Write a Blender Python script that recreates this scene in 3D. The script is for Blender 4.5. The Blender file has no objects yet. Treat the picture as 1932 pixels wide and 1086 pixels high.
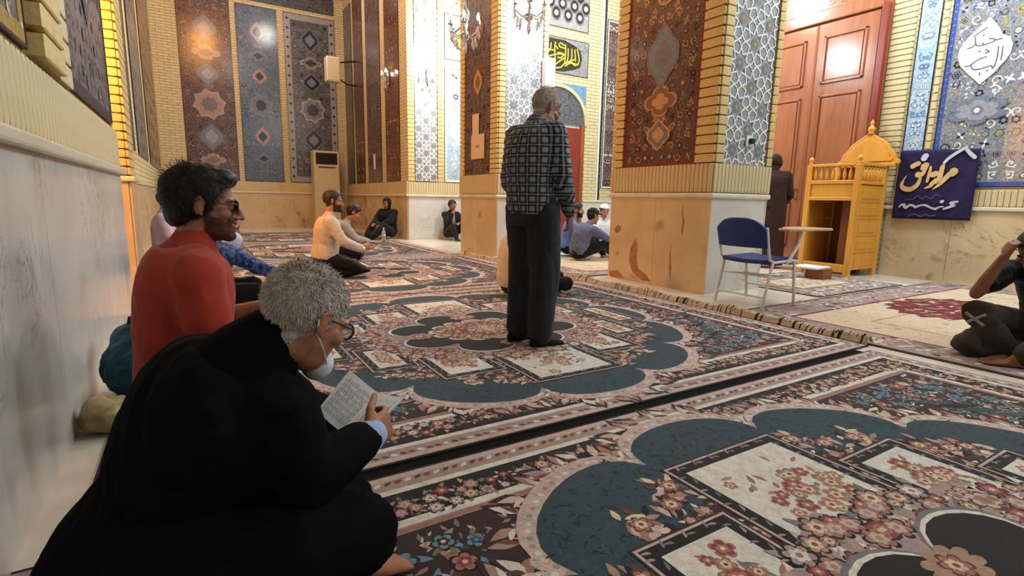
import bpy, bmesh, math, random
import numpy as np
from mathutils import Vector, Matrix

rng = random.Random(7)
nrng = np.random.RandomState(7)
SC = bpy.context.scene
COL = SC.collection
PI = math.pi

# ------------------------------------------------------------ camera
cam_d = bpy.data.cameras.new('camera'); cam = bpy.data.objects.new('camera', cam_d); COL.objects.link(cam)
cam_d.sensor_width = 36.0; cam_d.lens = 18.413; cam_d.clip_start = 0.02; cam_d.clip_end = 100
CR = np.array([[0.855946, -0.06999, 0.512307], [-0.516724, -0.151777, 0.842591], [0.018784, -0.985934, -0.166078]])
cam.matrix_world = Matrix(((CR[0, 0], -CR[0, 1], -CR[0, 2], 0), (CR[1, 0], -CR[1, 1], -CR[1, 2], 0), (CR[2, 0], -CR[2, 1], -CR[2, 2], 0.95), (0, 0, 0, 1)))
SC.camera = cam

# ------------------------------------------------------------ world, lights, exposure
w = bpy.data.worlds.new('world'); SC.world = w; w.use_nodes = True
w.node_tree.nodes['Background'].inputs[0].default_value = (0.9, 0.95, 1, 1)
w.node_tree.nodes['Background'].inputs[1].default_value = 0.1
SC.view_settings.view_transform = 'Standard'; SC.view_settings.look = 'None'
SC.view_settings.gamma = 1; SC.view_settings.use_curve_mapping = False
SC.view_settings.exposure = 0.15
SC.cycles.max_bounces = 6; SC.cycles.diffuse_bounces = 3; SC.cycles.glossy_bounces = 3
SC.cycles.caustics_reflective = False; SC.cycles.caustics_refractive = False
SC.cycles.sample_clamp_indirect = 4.0

COOL = (0.84, 0.93, 1.0); WARM = (1.0, 0.42, 0.09); NEUT = (1.0, 0.95, 0.88)
def lamp(name, loc, energy, col, radius=0.25):
    l = bpy.data.lights.new(name, 'POINT'); l.energy = energy; l.color = col; l.shadow_soft_size = radius
    o = bpy.data.objects.new(name, l); COL.objects.link(o); o.location = loc; return o
# cool white lamps of the nave (right), warm lamps of the left aisle
NAVE_LAMPS = [((6.6, 0.6, 4.9), 285), ((7.0, 3.0, 4.7), 240), ((6.3, 6.2, 4.6), 230), ((4.75, 6.25, 3.9), 190), ((4.95, 9.9, 4.3), 430), ((6.9, 7.6, 5.0), 85), ((5.0, -2.0, 5.0), 150)]  # last lamp is added fill behind the camera for the near carpets
AISLE_LAMPS = [((1.8, 8.6, 6.0), 50), ((2.4, 14.2, 6.0), 80)]  # neutral fill added under the ceiling, out of view
WALL_LAMPS = [((-0.90, 5.22, 2.7), 320)]
FAR_LAMPS = [((0.7, 12.3, 6.0), 170), ((0.6, 9.6, 6.0), 120)]  # placed out of view to give the far faces their warm light
for i_, (p_, e_) in enumerate(FAR_LAMPS): lamp('far_aisle_lamp_light', p_, e_, WARM)
for i_, (p_, e_) in enumerate(NAVE_LAMPS): lamp('nave_lamp_light', p_, e_, COOL)
for i_, (p_, e_) in enumerate(AISLE_LAMPS): lamp('aisle_lamp_light', p_, e_, NEUT)
for i_, (p_, e_) in enumerate(WALL_LAMPS): lamp('wall_lamp_light', p_, e_, WARM, 0.14)

# ------------------------------------------------------------ materials
MATS = {}
def srgb(r, g, b):
    f = lambda c: (c / 255 / 12.92) if c / 255 <= 0.04045 else ((c / 255 + 0.055) / 1.055) ** 2.4
    return (f(r), f(g), f(b), 1)
class NT:
    def __init__(s, name):
        s.m = bpy.data.materials.new(name); s.m.use_nodes = True
        s.t = s.m.node_tree; s.b = s.t.nodes['Principled BSDF']; MATS[name] = s.m
    def n(s, typ, **k):
        x = s.t.nodes.new(typ)
        for a, v in k.items():
            if isinstance(a, str) and a.startswith('_'): setattr(x, a[1:], v)
        return x
    def l(s, a, b): s.t.links.new(a, b)
    def co(s, kind='Object', scale=(1, 1, 1), rot=(0, 0, 0)):
        tc = s.n('ShaderNodeTexCoord'); mp = s.n('ShaderNodeMapping')
        mp.inputs['Scale'].default_value = scale; mp.inputs['Rotation'].default_value = rot
        s.l(tc.outputs[kind], mp.inputs['Vector']); return mp.outputs['Vector']
    def noise(s, vec, scale, detail=3, rough=0.55, dist=0.0):
        x = s.n('ShaderNodeTexNoise'); x.inputs['Scale'].default_value = scale; x.inputs['Detail'].default_value = detail
        x.inputs['Roughness'].default_value = rough; x.inputs['Distortion'].default_value = dist
        s.l(vec, x.inputs['Vector']); return x.outputs['Fac']
    def vor(s, vec, scale, feat='F1', out='Distance'):
        x = s.n('ShaderNodeTexVoronoi'); x.feature = feat; x.inputs['Scale'].default_value = scale
        s.l(vec, x.inputs['Vector']); return x.outputs[out]
    def ramp(s, fac, stops, interp='LINEAR'):
        x = s.n('ShaderNodeValToRGB'); r = x.color_ramp; r.interpolation = interp
        while len(r.elements) < len(stops): r.elements.new(0.5)
        for e, (p, c) in zip(r.elements, stops): e.position = p; e.color = c if len(c) == 4 else (*c, 1)
        s.l(fac, x.inputs[0]); return x.outputs[0]
    def mix(s, fac, a, b, mode='MIX'):
        x = s.n('ShaderNodeMix'); x.data_type = 'RGBA'; x.blend_type = mode
        for sock, v in ((x.inputs[0], fac), (x.inputs[6], a), (x.inputs[7], b)):
            if hasattr(v, 'links') or isinstance(v, bpy.types.NodeSocket): s.l(v, sock)
            else: sock.default_value = v
        return x.outputs[2]
    def math(s, op, a, b=0.0):
        x = s.n('ShaderNodeMath'); x.operation = op
        for sock, v in ((x.inputs[0], a), (x.inputs[1], b)):
            if isinstance(v, bpy.types.NodeSocket): s.l(v, sock)
            else: sock.default_value = v
        return x.outputs[0]
    def bump(s, h, strength=0.3, dist=0.01):
        x = s.n('ShaderNodeBump'); x.inputs['Strength'].default_value = strength; x.inputs['Distance'].default_value = dist
        s.l(h, x.inputs['Height']); s.l(x.outputs[0], s.b.inputs['Normal'])
    def set(s, col=None, rough=None, spec=None, metal=None, emit=None, es=1.0, trans=None, sheen=None):
        if col is not None:
            if isinstance(col, bpy.types.NodeSocket): s.l(col, s.b.inputs['Base Color'])
            else: s.b.inputs['Base Color'].default_value = col
        if rough is not None: s.b.inputs['Roughness'].default_value = rough
        if spec is not None: s.b.inputs['Specular IOR Level'].default_value = spec
        if metal is not None: s.b.inputs['Metallic'].default_value = metal
        if emit is not None: s.b.inputs['Emission Color'].default_value = emit; s.b.inputs['Emission Strength'].default_value = es
        if trans is not None: s.b.inputs['Transmission Weight'].default_value = trans
        if sheen is not None: s.b.inputs['Sheen Weight'].default_value = sheen
        return s.m
def plain(name, rgb, rough=0.5, spec=0.4, var=0.12, scale=9, bump=0.0, metal=0.0, bscale=60, **k):
    t = NT(name); v = t.co(); c = srgb(*rgb)
    f = t.noise(v, scale, 4)
    d = tuple(x * (1 - var) for x in c[:3]) + (1,); e = tuple(min(1, x * (1 + var)) for x in c[:3]) + (1,)
    t.set(t.ramp(f, [(0.3, d), (0.7, e)]), rough, spec, metal, **k)
    if bump: t.bump(t.noise(v, bscale, 3), bump, 0.004)
    return t.m
def wool(name, rgb, var=0.28):
    t = NT(name); v = t.co(); c = srgb(*rgb)
    f = t.noise(v, 38, 4, 0.7); g = t.noise(v, 230, 2, 0.7)
    mixf = t.math('ADD', t.math('MULTIPLY', f, 0.6), t.math('MULTIPLY', g, 0.4))
    d = tuple(x * (1 - var) for x in c[:3]) + (1,); e = tuple(min(1, x * (1 + var)) for x in c[:3]) + (1,)
    t.set(t.ramp(mixf, [(0.35, d), (0.65, e)]), 0.95, 0.1, sheen=0.15)
    t.bump(g, 0.5, 0.004); return t.m
def fabric(name, rgb, rough=0.9, var=0.15, weave=400, bump=0.25, sheen=0.1):
    t = NT(name); v = t.co(); c = srgb(*rgb); f = t.noise(v, 14, 4, 0.6); g = t.noise(v, weave, 2)
    d = tuple(x * (1 - var) for x in c[:3]) + (1,); e = tuple(min(1, x * (1 + var)) for x in c[:3]) + (1,)
    t.set(t.ramp(f, [(0.3, d), (0.7, e)]), rough, 0.15, sheen=sheen); t.bump(g, bump, 0.002); return t.m
def skin(name, rgb):
    t = NT(name); v = t.co(); c = srgb(*rgb); f = t.noise(v, 22, 4); g = t.noise(v, 160, 3)
    t.set(t.ramp(f, [(0.3, tuple(x * 0.82 for x in c[:3])), (0.7, (min(1, c[0] * 1.15), c[1] * 1.08, c[2] * 1.05))]), 0.5, 0.35)
    t.b.inputs['Subsurface Weight'].default_value = 0.06; t.b.inputs['Subsurface Radius'].default_value = (0.01, 0.004, 0.002)
    t.bump(g, 0.25, 0.002); return t.m
def marble(name, c1, c2, vein, rough=0.2, stain=0.45, scale=1.0):
    t = NT(name); v = t.co(scale=(scale, scale, scale))
    a = t.noise(v, 1.6, 5, 0.6, 0.8); b = t.noise(v, 2.3, 6, 0.65, 2.2)
    base = t.ramp(a, [(0.3, srgb(*c1)), (0.65, srgb(*c2))])
    vn = t.math('ABSOLUTE', t.math('SUBTRACT', b, 0.5))
    vm = t.ramp(vn, [(0.0, (1, 1, 1)), (0.025, (0, 0, 0))])
    vm2 = t.math('MULTIPLY', vm, t.math('MULTIPLY', t.ramp(t.noise(v, 1.1, 2), [(0.5, (0, 0, 0)), (0.62, (1, 1, 1))]), 0.7))
    col = t.mix(vm2, base, srgb(*vein))
    st = t.ramp(t.noise(v, 2.1, 3, 0.5, 0.4), [(0.62, (0, 0, 0)), (0.68, (1, 1, 1))])
    col = t.mix(t.math('MULTIPLY', st, stain), col, srgb(*[int(x * 0.78) for x in vein]))
    t.set(col, rough, 0.5); return t.m
def glaze(name, rgb, rough=0.22, var=0.25, scale=30):
    t = NT(name); v = t.co(); c = srgb(*rgb); f = t.noise(v, scale, 4, 0.6)
    d = tuple(x * (1 - var) for x in c[:3]) + (1,); e = tuple(min(1, x * (1 + var)) for x in c[:3]) + (1,)
    t.set(t.ramp(f, [(0.3, d), (0.7, e)]), rough, 0.5); t.bump(t.noise(v, 16, 3), 0.12, 0.01); return t.m
def floral_tile(name, cols, scale=14, rough=0.2):
    """background of a painted tile panel: tendrils and blossoms in several colours"""
    t = NT(name); v0 = t.co()
    nx = t.n('ShaderNodeTexNoise'); nx.inputs['Scale'].default_value = scale * 0.7; nx.inputs['Detail'].default_value = 2; t.l(v0, nx.inputs['Vector'])
    ad = t.n('ShaderNodeVectorMath'); ad.operation = 'MULTIPLY_ADD'; t.l(nx.outputs['Color'], ad.inputs[0]); ad.inputs[1].default_value = (0.16,) * 3; t.l(v0, ad.inputs[2]); v = ad.outputs[0]
    n = t.noise(v, scale * 0.9, 3, 0.6, 1.5); k = len(cols)
    base = t.ramp(t.noise(v, scale * 1.6, 3, 0.7), [(0.28 + 0.42 * i / k, srgb(*c)) for i, c in enumerate(cols)], 'CONSTANT')
    ten = t.ramp(t.math('ABSOLUTE', t.math('SUBTRACT', n, 0.5)), [(0.0, (1, 1, 1)), (0.02, (1, 1, 1)), (0.035, (0, 0, 0))])
    col = t.mix(t.math('MULTIPLY', ten, 0.6), base, srgb(*cols[-1]))
    out = t.ramp(t.math('ABSOLUTE', t.math('SUBTRACT', t.math('ABSOLUTE', t.math('SUBTRACT', n, 0.5)), 0.045)), [(0.0, (1, 1, 1)), (0.014, (0, 0, 0))])
    col = t.mix(t.math('MULTIPLY', out, 0.6), col, srgb(*cols[0]))
    t.set(col, rough, 0.5); t.bump(t.noise(v0, 18, 3), 0.1, 0.01); return t.m
def brickmat(name, c1, c2, mortar, row=0.07, width=0.24, axis='x'):
    t = NT(name)
    rot = (PI / 2, 0, 0) if axis == 'x' else (PI / 2, 0, PI / 2)
    tc = t.n('ShaderNodeTexCoord'); sx = t.n('ShaderNodeSeparateXYZ'); cb = t.n('ShaderNodeCombineXYZ')
    t.l(tc.outputs['Object'], sx.inputs[0]); t.l(sx.outputs['X' if axis == 'x' else 'Y'], cb.inputs['X']); t.l(sx.outputs['Z'], cb.inputs['Y'])
    x = t.n('ShaderNodeTexBrick'); t.l(cb.outputs[0], x.inputs['Vector'])
    x.inputs['Color1'].default_value = srgb(*c1); x.inputs['Color2'].default_value = srgb(*c2); x.inputs['Mortar'].default_value = srgb(*mortar)
    x.inputs['Scale'].default_value = 1; x.inputs['Mortar Size'].default_value = 0.006; x.inputs['Brick Width'].default_value = width; x.inputs['Row Height'].default_value = row
    t.set(x.outputs['Color'], 0.6, 0.3); t.bump(t.math('SUBTRACT', 1.0, x.outputs['Fac']), 0.5, 0.01); return t.m
def wood(name, c1, c2, rough=0.3, axis=(1, 1, 0.12), scale=6):
    t = NT(name); v = t.co(scale=axis); f = t.noise(v, scale, 5, 0.6, 1.5); g = t.noise(v, scale * 7, 3, 0.6)
    m = t.math('ADD', t.math('MULTIPLY', f, 0.7), t.math('MULTIPLY', g, 0.3))
    t.set(t.ramp(m, [(0.3, srgb(*c1)), (0.7, srgb(*c2))]), rough, 0.5); t.bump(g, 0.08, 0.003); return t.m

def M(n): return MATS[n]
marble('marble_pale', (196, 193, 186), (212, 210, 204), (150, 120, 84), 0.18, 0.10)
marble('marble_warm', (196, 172, 136), (212, 190, 154), (140, 92, 52), 0.2, 0.5)  # beige stone; on aisle faces of pillars its ochre carries painted warm light
marble('marble_floor', (214, 204, 188), (226, 218, 204), (170, 150, 120), 0.25, 0.15)
plain('brick_cream', (206, 180, 120), 0.55, 0.35, 0.16, 5, 0.15)
plain('brick_pale', (202, 184, 142), 0.55, 0.35, 0.12, 5, 0.12)
plain('mortar', (128, 108, 74), 0.9, 0.1)
plain('ledge_stone', (214, 205, 186), 0.3, 0.4, 0.08, 6)
plain('plaster', (200, 198, 192), 0.9, 0.2, 0.05)
brickmat('brick_wall_x', (214, 202, 164), (204, 190, 150), (150, 132, 92), axis='x')
brickmat('brick_wall_y', (214, 202, 164), (204, 190, 150), (150, 132, 92), axis='y')
floral_tile('tile_maroon', [(44, 24, 24), (84, 44, 36), (104, 62, 46), (70, 60, 66), (128, 92, 66)], 17)
floral_tile('tile_plum', [(50, 38, 46), (82, 58, 60), (96, 74, 74), (70, 72, 88), (134, 112, 104)], 13)
floral_tile('tile_blue', [(44, 58, 84), (66, 84, 112), (82, 98, 124), (92, 104, 122), (120, 126, 132)], 13)
floral_tile('tile_navy', [(34, 40, 58), (56, 62, 82), (72, 80, 98), (90, 92, 100), (118, 116, 112)], 13)
floral_tile('tile_slate', [(52, 54, 70), (76, 80, 98), (98, 104, 120), (116, 112, 84), (130, 134, 140)], 12)
floral_tile('tile_pale', [(46, 52, 80), (96, 102, 128), (134, 138, 150), (122, 118, 90), (176, 178, 178)], 15)
floral_tile('tile_azure', [(40, 84, 130), (62, 112, 160), (84, 136, 180), (110, 156, 190), (150, 184, 206)], 22)
floral_tile('tile_sky', [(104, 134, 164), (130, 158, 186), (150, 178, 200), (170, 190, 206), (196, 206, 214)], 16)
for n_, c_ in dict(g_dark=(38, 26, 28), g_brown=(136, 86, 58), g_tan=(186, 146, 100), g_grey=(112, 108, 116), g_greylight=(150, 150, 156), g_steel=(112, 124, 142),
        g_white=(226, 226, 220), g_gold=(196, 168, 74), g_navy=(34, 38, 66), g_blue=(78, 118, 168), g_ochre=(176, 146, 78), g_olive=(140, 132, 84), g_pink=(168, 130, 118),
        g_lime=(206, 206, 66), g_red=(120, 46, 36), g_cobalt=(60, 82, 150), g_grout=(150, 152, 152)).items(): glaze(n_, c_)
for n_, c_ in dict(w_teal=(46, 66, 76), w_black=(30, 28, 30), w_pink=(186, 164, 156), w_white=(206, 200, 190), w_red=(136, 64, 58), w_tan=(160, 130, 110), w_brown=(92, 62, 54),
        w_rose=(156, 110, 100), w_blue=(96, 136, 152), w_olive=(118, 112, 78), w_grey=(112, 112, 116), w_cream=(206, 186, 158), w_wine=(110, 30, 38), w_dark=(54, 40, 42), w_mauve=(156, 136, 132), w_slate=(62, 72, 80), w_deep=(30, 44, 52)).items(): wool(n_, c_)
plain('underlay', (20, 19, 20), 0.95, 0.1)
plain('fringe', (196, 178, 150), 0.9, 0.1)
plain('fringe_dark', (60, 48, 42), 0.9, 0.1)
wood('door_wood', (140, 82, 52), (172, 108, 74), 0.2)
wood('door_red', (110, 34, 26), (138, 50, 38), 0.3)
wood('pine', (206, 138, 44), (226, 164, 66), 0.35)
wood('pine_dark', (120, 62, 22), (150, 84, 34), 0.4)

# ------------------------------------------------------------ mesh helpers
def link(name, me, mats=(), parent=None, loc=None):
    o = bpy.data.objects.new(name, me); COL.objects.link(o)
    if me is not None:
        for m in (mats if isinstance(mats, (list, tuple)) else [mats]):
            if m is not None: me.materials.append(M(m) if isinstance(m, str) else m)
    if loc is not None: o.location = loc
    if parent is not None: o.parent = parent
    return o
def tag(o, label=None, cat=None, group=None, kind=None):
    if label: o['label'] = label
    if cat: o['category'] = cat
    if group: o['group'] = group
    if kind: o['kind'] = kind
    return o
def thing(name, loc, label, cat, group=None, rz=0.0):
    o = link(name, None, loc=loc); o.rotation_euler.z = rz; return tag(o, label, cat, group)
class MB:
    """collects shapes for ONE mesh"""
    def __init__(s): s.v = []; s.f = []; s.mi = []
    def add(s, vs, fs, mi=0):
        b = len(s.v); s.v.extend([tuple(map(float, p)) for p in vs]); s.f.extend([tuple(b + i for i in f) for f in fs]); s.mi.extend([mi] * len(fs)); return s
    def box(s, x0, x1, y0, y1, z0, z1, mi=0):
        vs = [(x, y, z) for x in (x0, x1) for y in (y0, y1) for z in (z0, z1)]
        return s.add(vs, [(0, 1, 3, 2), (4, 6, 7, 5), (0, 4, 5, 1), (2, 3, 7, 6), (0, 2, 6, 4), (1, 5, 7, 3)], mi)
    def tube(s, pts, r, n=10, mi=0, cap=True):
        v, f = tube(pts, r, n); return s.add(v, f, mi)
    def lathe(s, prof, c=(0, 0, 0), n=20, mi=0):
        vs = []; fs = []
        for (r, z) in prof:
            for i in range(n): a = 2 * PI * i / n; vs.append((c[0] + r * math.cos(a), c[1] + r * math.sin(a), c[2] + z))
        for k in range(len(prof) - 1):
            for i in range(n): j = (i + 1) % n; fs.append((k * n + i, k * n + j, (k + 1) * n + j, (k + 1) * n + i))
        fs.append(tuple(range(n))[::-1]); fs.append(tuple(range((len(prof) - 1) * n, len(prof) * n)))
        return s.add(vs, fs, mi)
    def prism(s, poly, O, U, V, N, d, mi=0):
        """outline poly (u,v) extruded along N by d"""
        O, U, V, N = map(np.array, (O, U, V, N)); k = len(poly)
        vs = [O + U * a + V * b for a, b in poly] + [O + U * a + V * b + N * d for a, b in poly]
        fs = [tuple(range(k))[::-1], tuple(range(k, 2 * k))] + [(i, (i + 1) % k, k + (i + 1) % k, k + i) for i in range(k)]
        return s.add(vs, fs, mi)
    def mesh(s, name, smooth=False, off=None):
        me = bpy.data.meshes.new(name)
        vs = s.v if off is None else [(a - off[0], b - off[1], c - off[2]) for a, b, c in s.v]
        me.from_pydata(vs, [], s.f); me.polygons.foreach_set('material_index', s.mi)
        if smooth: me.polygons.foreach_set('use_smooth', [True] * len(s.f))
        bm = bmesh.new(); bm.from_mesh(me); bmesh.ops.recalc_face_normals(bm, faces=bm.faces); bm.to_mesh(me); bm.free()
        me.update(); return me
    def build(s, name, mats, parent=None, smooth=False, bevel=0.0):
        off = None
        if parent is not None and parent.type == 'EMPTY' and 'wl' in parent: off = parent['wl']
        o = link(name, s.mesh(name, smooth, off), mats, parent)
        if bevel:
            b = o.modifiers.new('bevel', 'BEVEL'); b.width = bevel; b.segments = 2; b.limit_method = 'ANGLE'
        return o
def world_thing(name, base, label, cat, group=None):
    """an Empty at base; MB.build under it takes world coordinates"""
    o = thing(name, base, label, cat, group); o['wl'] = [float(x) for x in base]; return o
def tube(pts, r, n=10):
    P = [np.array(p, float) for p in pts]; m = len(P)
    R = [r] * m if not hasattr(r, '__len__') else list(r)
    T = []
    for i in range(m):
        d = P[min(i + 1, m - 1)] - P[max(i - 1, 0)]; T.append(d / (np.linalg.norm(d) + 1e-9))
    u = np.cross(T[0], [0, 0, 1.0]);
    if np.linalg.norm(u) < 1e-3: u = np.cross(T[0], [1.0, 0, 0])
    u /= np.linalg.norm(u); vs = []; fs = []
    rings = []
    def ring(c, u, t, rad):
        w_ = np.cross(t, u); b = len(vs)
        for i in range(n): a = 2 * PI * i / n; vs.append(c + rad * (math.cos(a) * u + math.sin(a) * w_))
        rings.append(b)
    for i in range(m):
        u = u - T[i] * (u @ T[i]); u /= np.linalg.norm(u)
        if i == 0:
            for a in (0.35, 0.8): ring(P[0] - T[0] * R[0] * math.cos(a) , u, T[0], R[0] * math.sin(a))
        ring(P[i], u, T[i], R[i])
        if i == m - 1:
            for a in (0.8, 0.35): ring(P[i] + T[i] * R[i] * math.cos(a), u, T[i], R[i] * math.sin(a))
    for a, b in zip(rings[:-1], rings[1:]):
        for i in range(n): j = (i + 1) % n; fs.append((a + i, a + j, b + j, b + i))
    fs.append(tuple(range(n))[::-1]); fs.append(tuple(range(rings[-1], rings[-1] + n)))
    return vs, fs
def chamfer_box_mesh(name, c=0.08):
    """unit brick with softened edges, shared by all bricks"""
    bm = bmesh.new(); bmesh.ops.create_cube(bm, size=1.0)
    bmesh.ops.bevel(bm, geom=list(bm.edges), offset=c, segments=1, affect='EDGES', profile=0.5)
    me = bpy.data.meshes.new(name); bm.to_mesh(me); bm.free(); return me
BRICK_ME = {}
def brick(parent, cx, cy, cz, sx, sy, sz, mat='brick_cream', name='brick'):
    key = mat
    if key not in BRICK_ME:
        me = chamfer_box_mesh('brick'); me.materials.append(M(mat)); BRICK_ME[key] = me
    o = bpy.data.objects.new(name, BRICK_ME[key]); COL.objects.link(o)
    w0 = parent['wl'] if 'wl' in parent else (0, 0, 0)
    o.location = (cx - w0[0], cy - w0[1], cz - w0[2]); o.scale = (sx, sy, sz); o.parent = parent; return o

# ------------------------------------------------------------ flat ornament engine (inlaid pieces, each layer a little proud)
class Deco:
    def __init__(s, step=0.0004): s.polys = []; s.step = step
    def add(s, poly, mat, layer=0): s.polys.append((poly, mat, layer))
    def circle(s, x, y, r, mat, layer=0, n=12, ry=None): s.add([(x + r * math.cos(2 * PI * i / n), y + (ry or r) * math.sin(2 * PI * i / n)) for i in range(n)], mat, layer)
    def rect(s, x0, x1, y0, y1, mat, layer=0): s.add([(x0, y0), (x1, y0), (x1, y1), (x0, y1)], mat, layer)
    def star(s, x, y, r, n, inner, mat, layer=0, a0=0.0, ry=1.0):
        s.add([(x + r * (1 if k % 2 == 0 else inner) * math.cos(a0 + PI * k / n), y + ry * r * (1 if k % 2 == 0 else inner) * math.sin(a0 + PI * k / n)) for k in range(2 * n)], mat, layer)
    def lobed(s, x, y, rx, ry, nl, dep, mat, layer=0, per=7, a0=0.0):
        pts = []
        for k in range(nl * per):
            a = a0 + 2 * PI * k / (nl * per); q = abs(math.sin(nl * (a - a0) / 2)) ** 0.6
            q = 1 - dep * (1 - q); pts.append((x + rx * q * math.cos(a), y + ry * q * math.sin(a)))
        s.add(pts, mat, layer)
    def leaf(s, x, y, a, l, wd, mat, layer=0, bend=0.0):
        ca, sa = math.cos(a), math.sin(a); L = []; Rr = []
        for t, q in ((0, 0.05), (0.2, 0.7), (0.45, 1), (0.75, 0.6), (1, 0)):
            px = t * l; py = bend * l * t * t
            L.append((px, py + q * wd / 2)); Rr.append((px, py - q * wd / 2))
        s.add([(x + ca * u - sa * v, y + sa * u + ca * v) for u, v in L + Rr[-2::-1]], mat, layer)
    def ribbon(s, pts, wd, mat, layer=0):
        m = len(pts); W = wd if hasattr(wd, '__len__') else [wd] * m; A = []; B = []
        for i in range(m):
            dx = pts[min(i + 1, m - 1)][0] - pts[max(i - 1, 0)][0]; dy = pts[min(i + 1, m - 1)][1] - pts[max(i - 1, 0)][1]
            L = math.hypot(dx, dy) + 1e-9; nx, ny = -dy / L * W[i] / 2, dx / L * W[i] / 2
            A.append((pts[i][0] + nx, pts[i][1] + ny)); B.append((pts[i][0] - nx, pts[i][1] - ny))
        for i in range(m - 1): s.add([A[i], A[i + 1], B[i + 1], B[i]], mat, layer)
    def brush(s, pts, wd, mat, layer=0, sub=6):
        """smooth pen stroke with round ends"""
        P = []; W = []; m = len(pts)
        for i in range(m - 1):
            p0, p1, p2, p3 = pts[max(i - 1, 0)], pts[i], pts[i + 1], pts[min(i + 2, m - 1)]
            for k in range(sub):
                t = k / sub
                f = lambda j: 0.5 * (2 * p1[j] + (p2[j] - p0[j]) * t + (2 * p0[j] - 5 * p1[j] + 4 * p2[j] - p3[j]) * t * t + (3 * p1[j] - p0[j] - 3 * p2[j] + p3[j]) * t ** 3)
                P.append((f(0), f(1))); W.append(wd[i] * (1 - t) + wd[i + 1] * t)
        P.append(pts[-1]); W.append(wd[-1]); s.ribbon(P, W, mat, layer)
        for p, w_ in ((P[0], W[0]), (P[-1], W[-1])): s.circle(p[0], p[1], w_ / 2, mat, layer + 1, 10)
    def scroll(s, x, y, r, a0, dirn, mat, layer=0, wd=0.01, turns=1.2, leafmat=None, ll=0.04):
        pts = []; n = 14
        for k in range(n + 1):
            t = k / n; a = a0 + dirn * turns * 2 * PI * t; q = r * (1 - 0.85 * t); pts.append((x + q * math.cos(a), y + q * math.sin(a)))
        s.ribbon(pts, [wd * (1 - 0.4 * k / n) for k in range(n + 1)], mat, layer)
        if leafmat:
            for k in (1, 4, 7):
                px, py = pts[k]; a = math.atan2(py - y, px - x) + dirn * 0.7
                s.leaf(px, py, a, ll, ll * 0.5, leafmat, layer + 1, 0.3 * dirn)
        s.star(x, y, r * 0.32, 5, 0.6, leafmat or mat, layer + 1, a0)
    def flower(s, x, y, r, n, cols, layer=0, a0=0.0):
        s.lobed(x, y, r, r, n, 0.35, cols[0], layer, 5, a0); s.lobed(x, y, r * 0.8, r * 0.8, n, 0.35, cols[1], layer + 1, 5, a0)
        s.lobed(x, y, r * 0.5, r * 0.5, n, 0.3, cols[2], layer + 2, 4, a0 + 0.4); s.circle(x, y, r * 0.2, cols[3], layer + 3, 7)
    def mesh(s, name, O, U, V, N):
        O, U, V, N = map(lambda q: np.array(q, float), (O, U, V, N)); names = []; vs = []; fs = []; mi = []
        flip = np.cross(U, V) @ N < 0
        for pi_, (poly, mat, lay) in enumerate(s.polys):
            lay = lay + (pi_ % 61) / 61 * 0.9
            if mat not in names: names.append(mat)
            b = len(vs); P = np.array(poly, float)
            area = 0.5 * np.sum(P[:, 0] * np.roll(P[:, 1], -1) - np.roll(P[:, 0], -1) * P[:, 1])
            W = O + P[:, :1] * U + P[:, 1:] * V + N * (lay * s.step)
            idx = list(range(b, b + len(P)))
            if (area < 0) != flip: idx.reverse()
            vs.extend(map(tuple, W)); fs.append(idx); mi.append(names.index(mat))
        me = bpy.data.meshes.new(name); me.from_pydata(vs, [], fs)
        for n_ in names: me.materials.append(M(n_))
        me.polygons.foreach_set('material_index', mi); me.update(); return me
    def build(s, name, O, U, V, N, parent=None, kind=None):
        O = np.array(O, float)
        if parent is not None and 'wl' in parent: O = O - np.array(list(parent['wl']))
        o = link(name, s.mesh(name, O, U, V, N), (), parent)
        if kind: o['kind'] = kind
        return o

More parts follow.
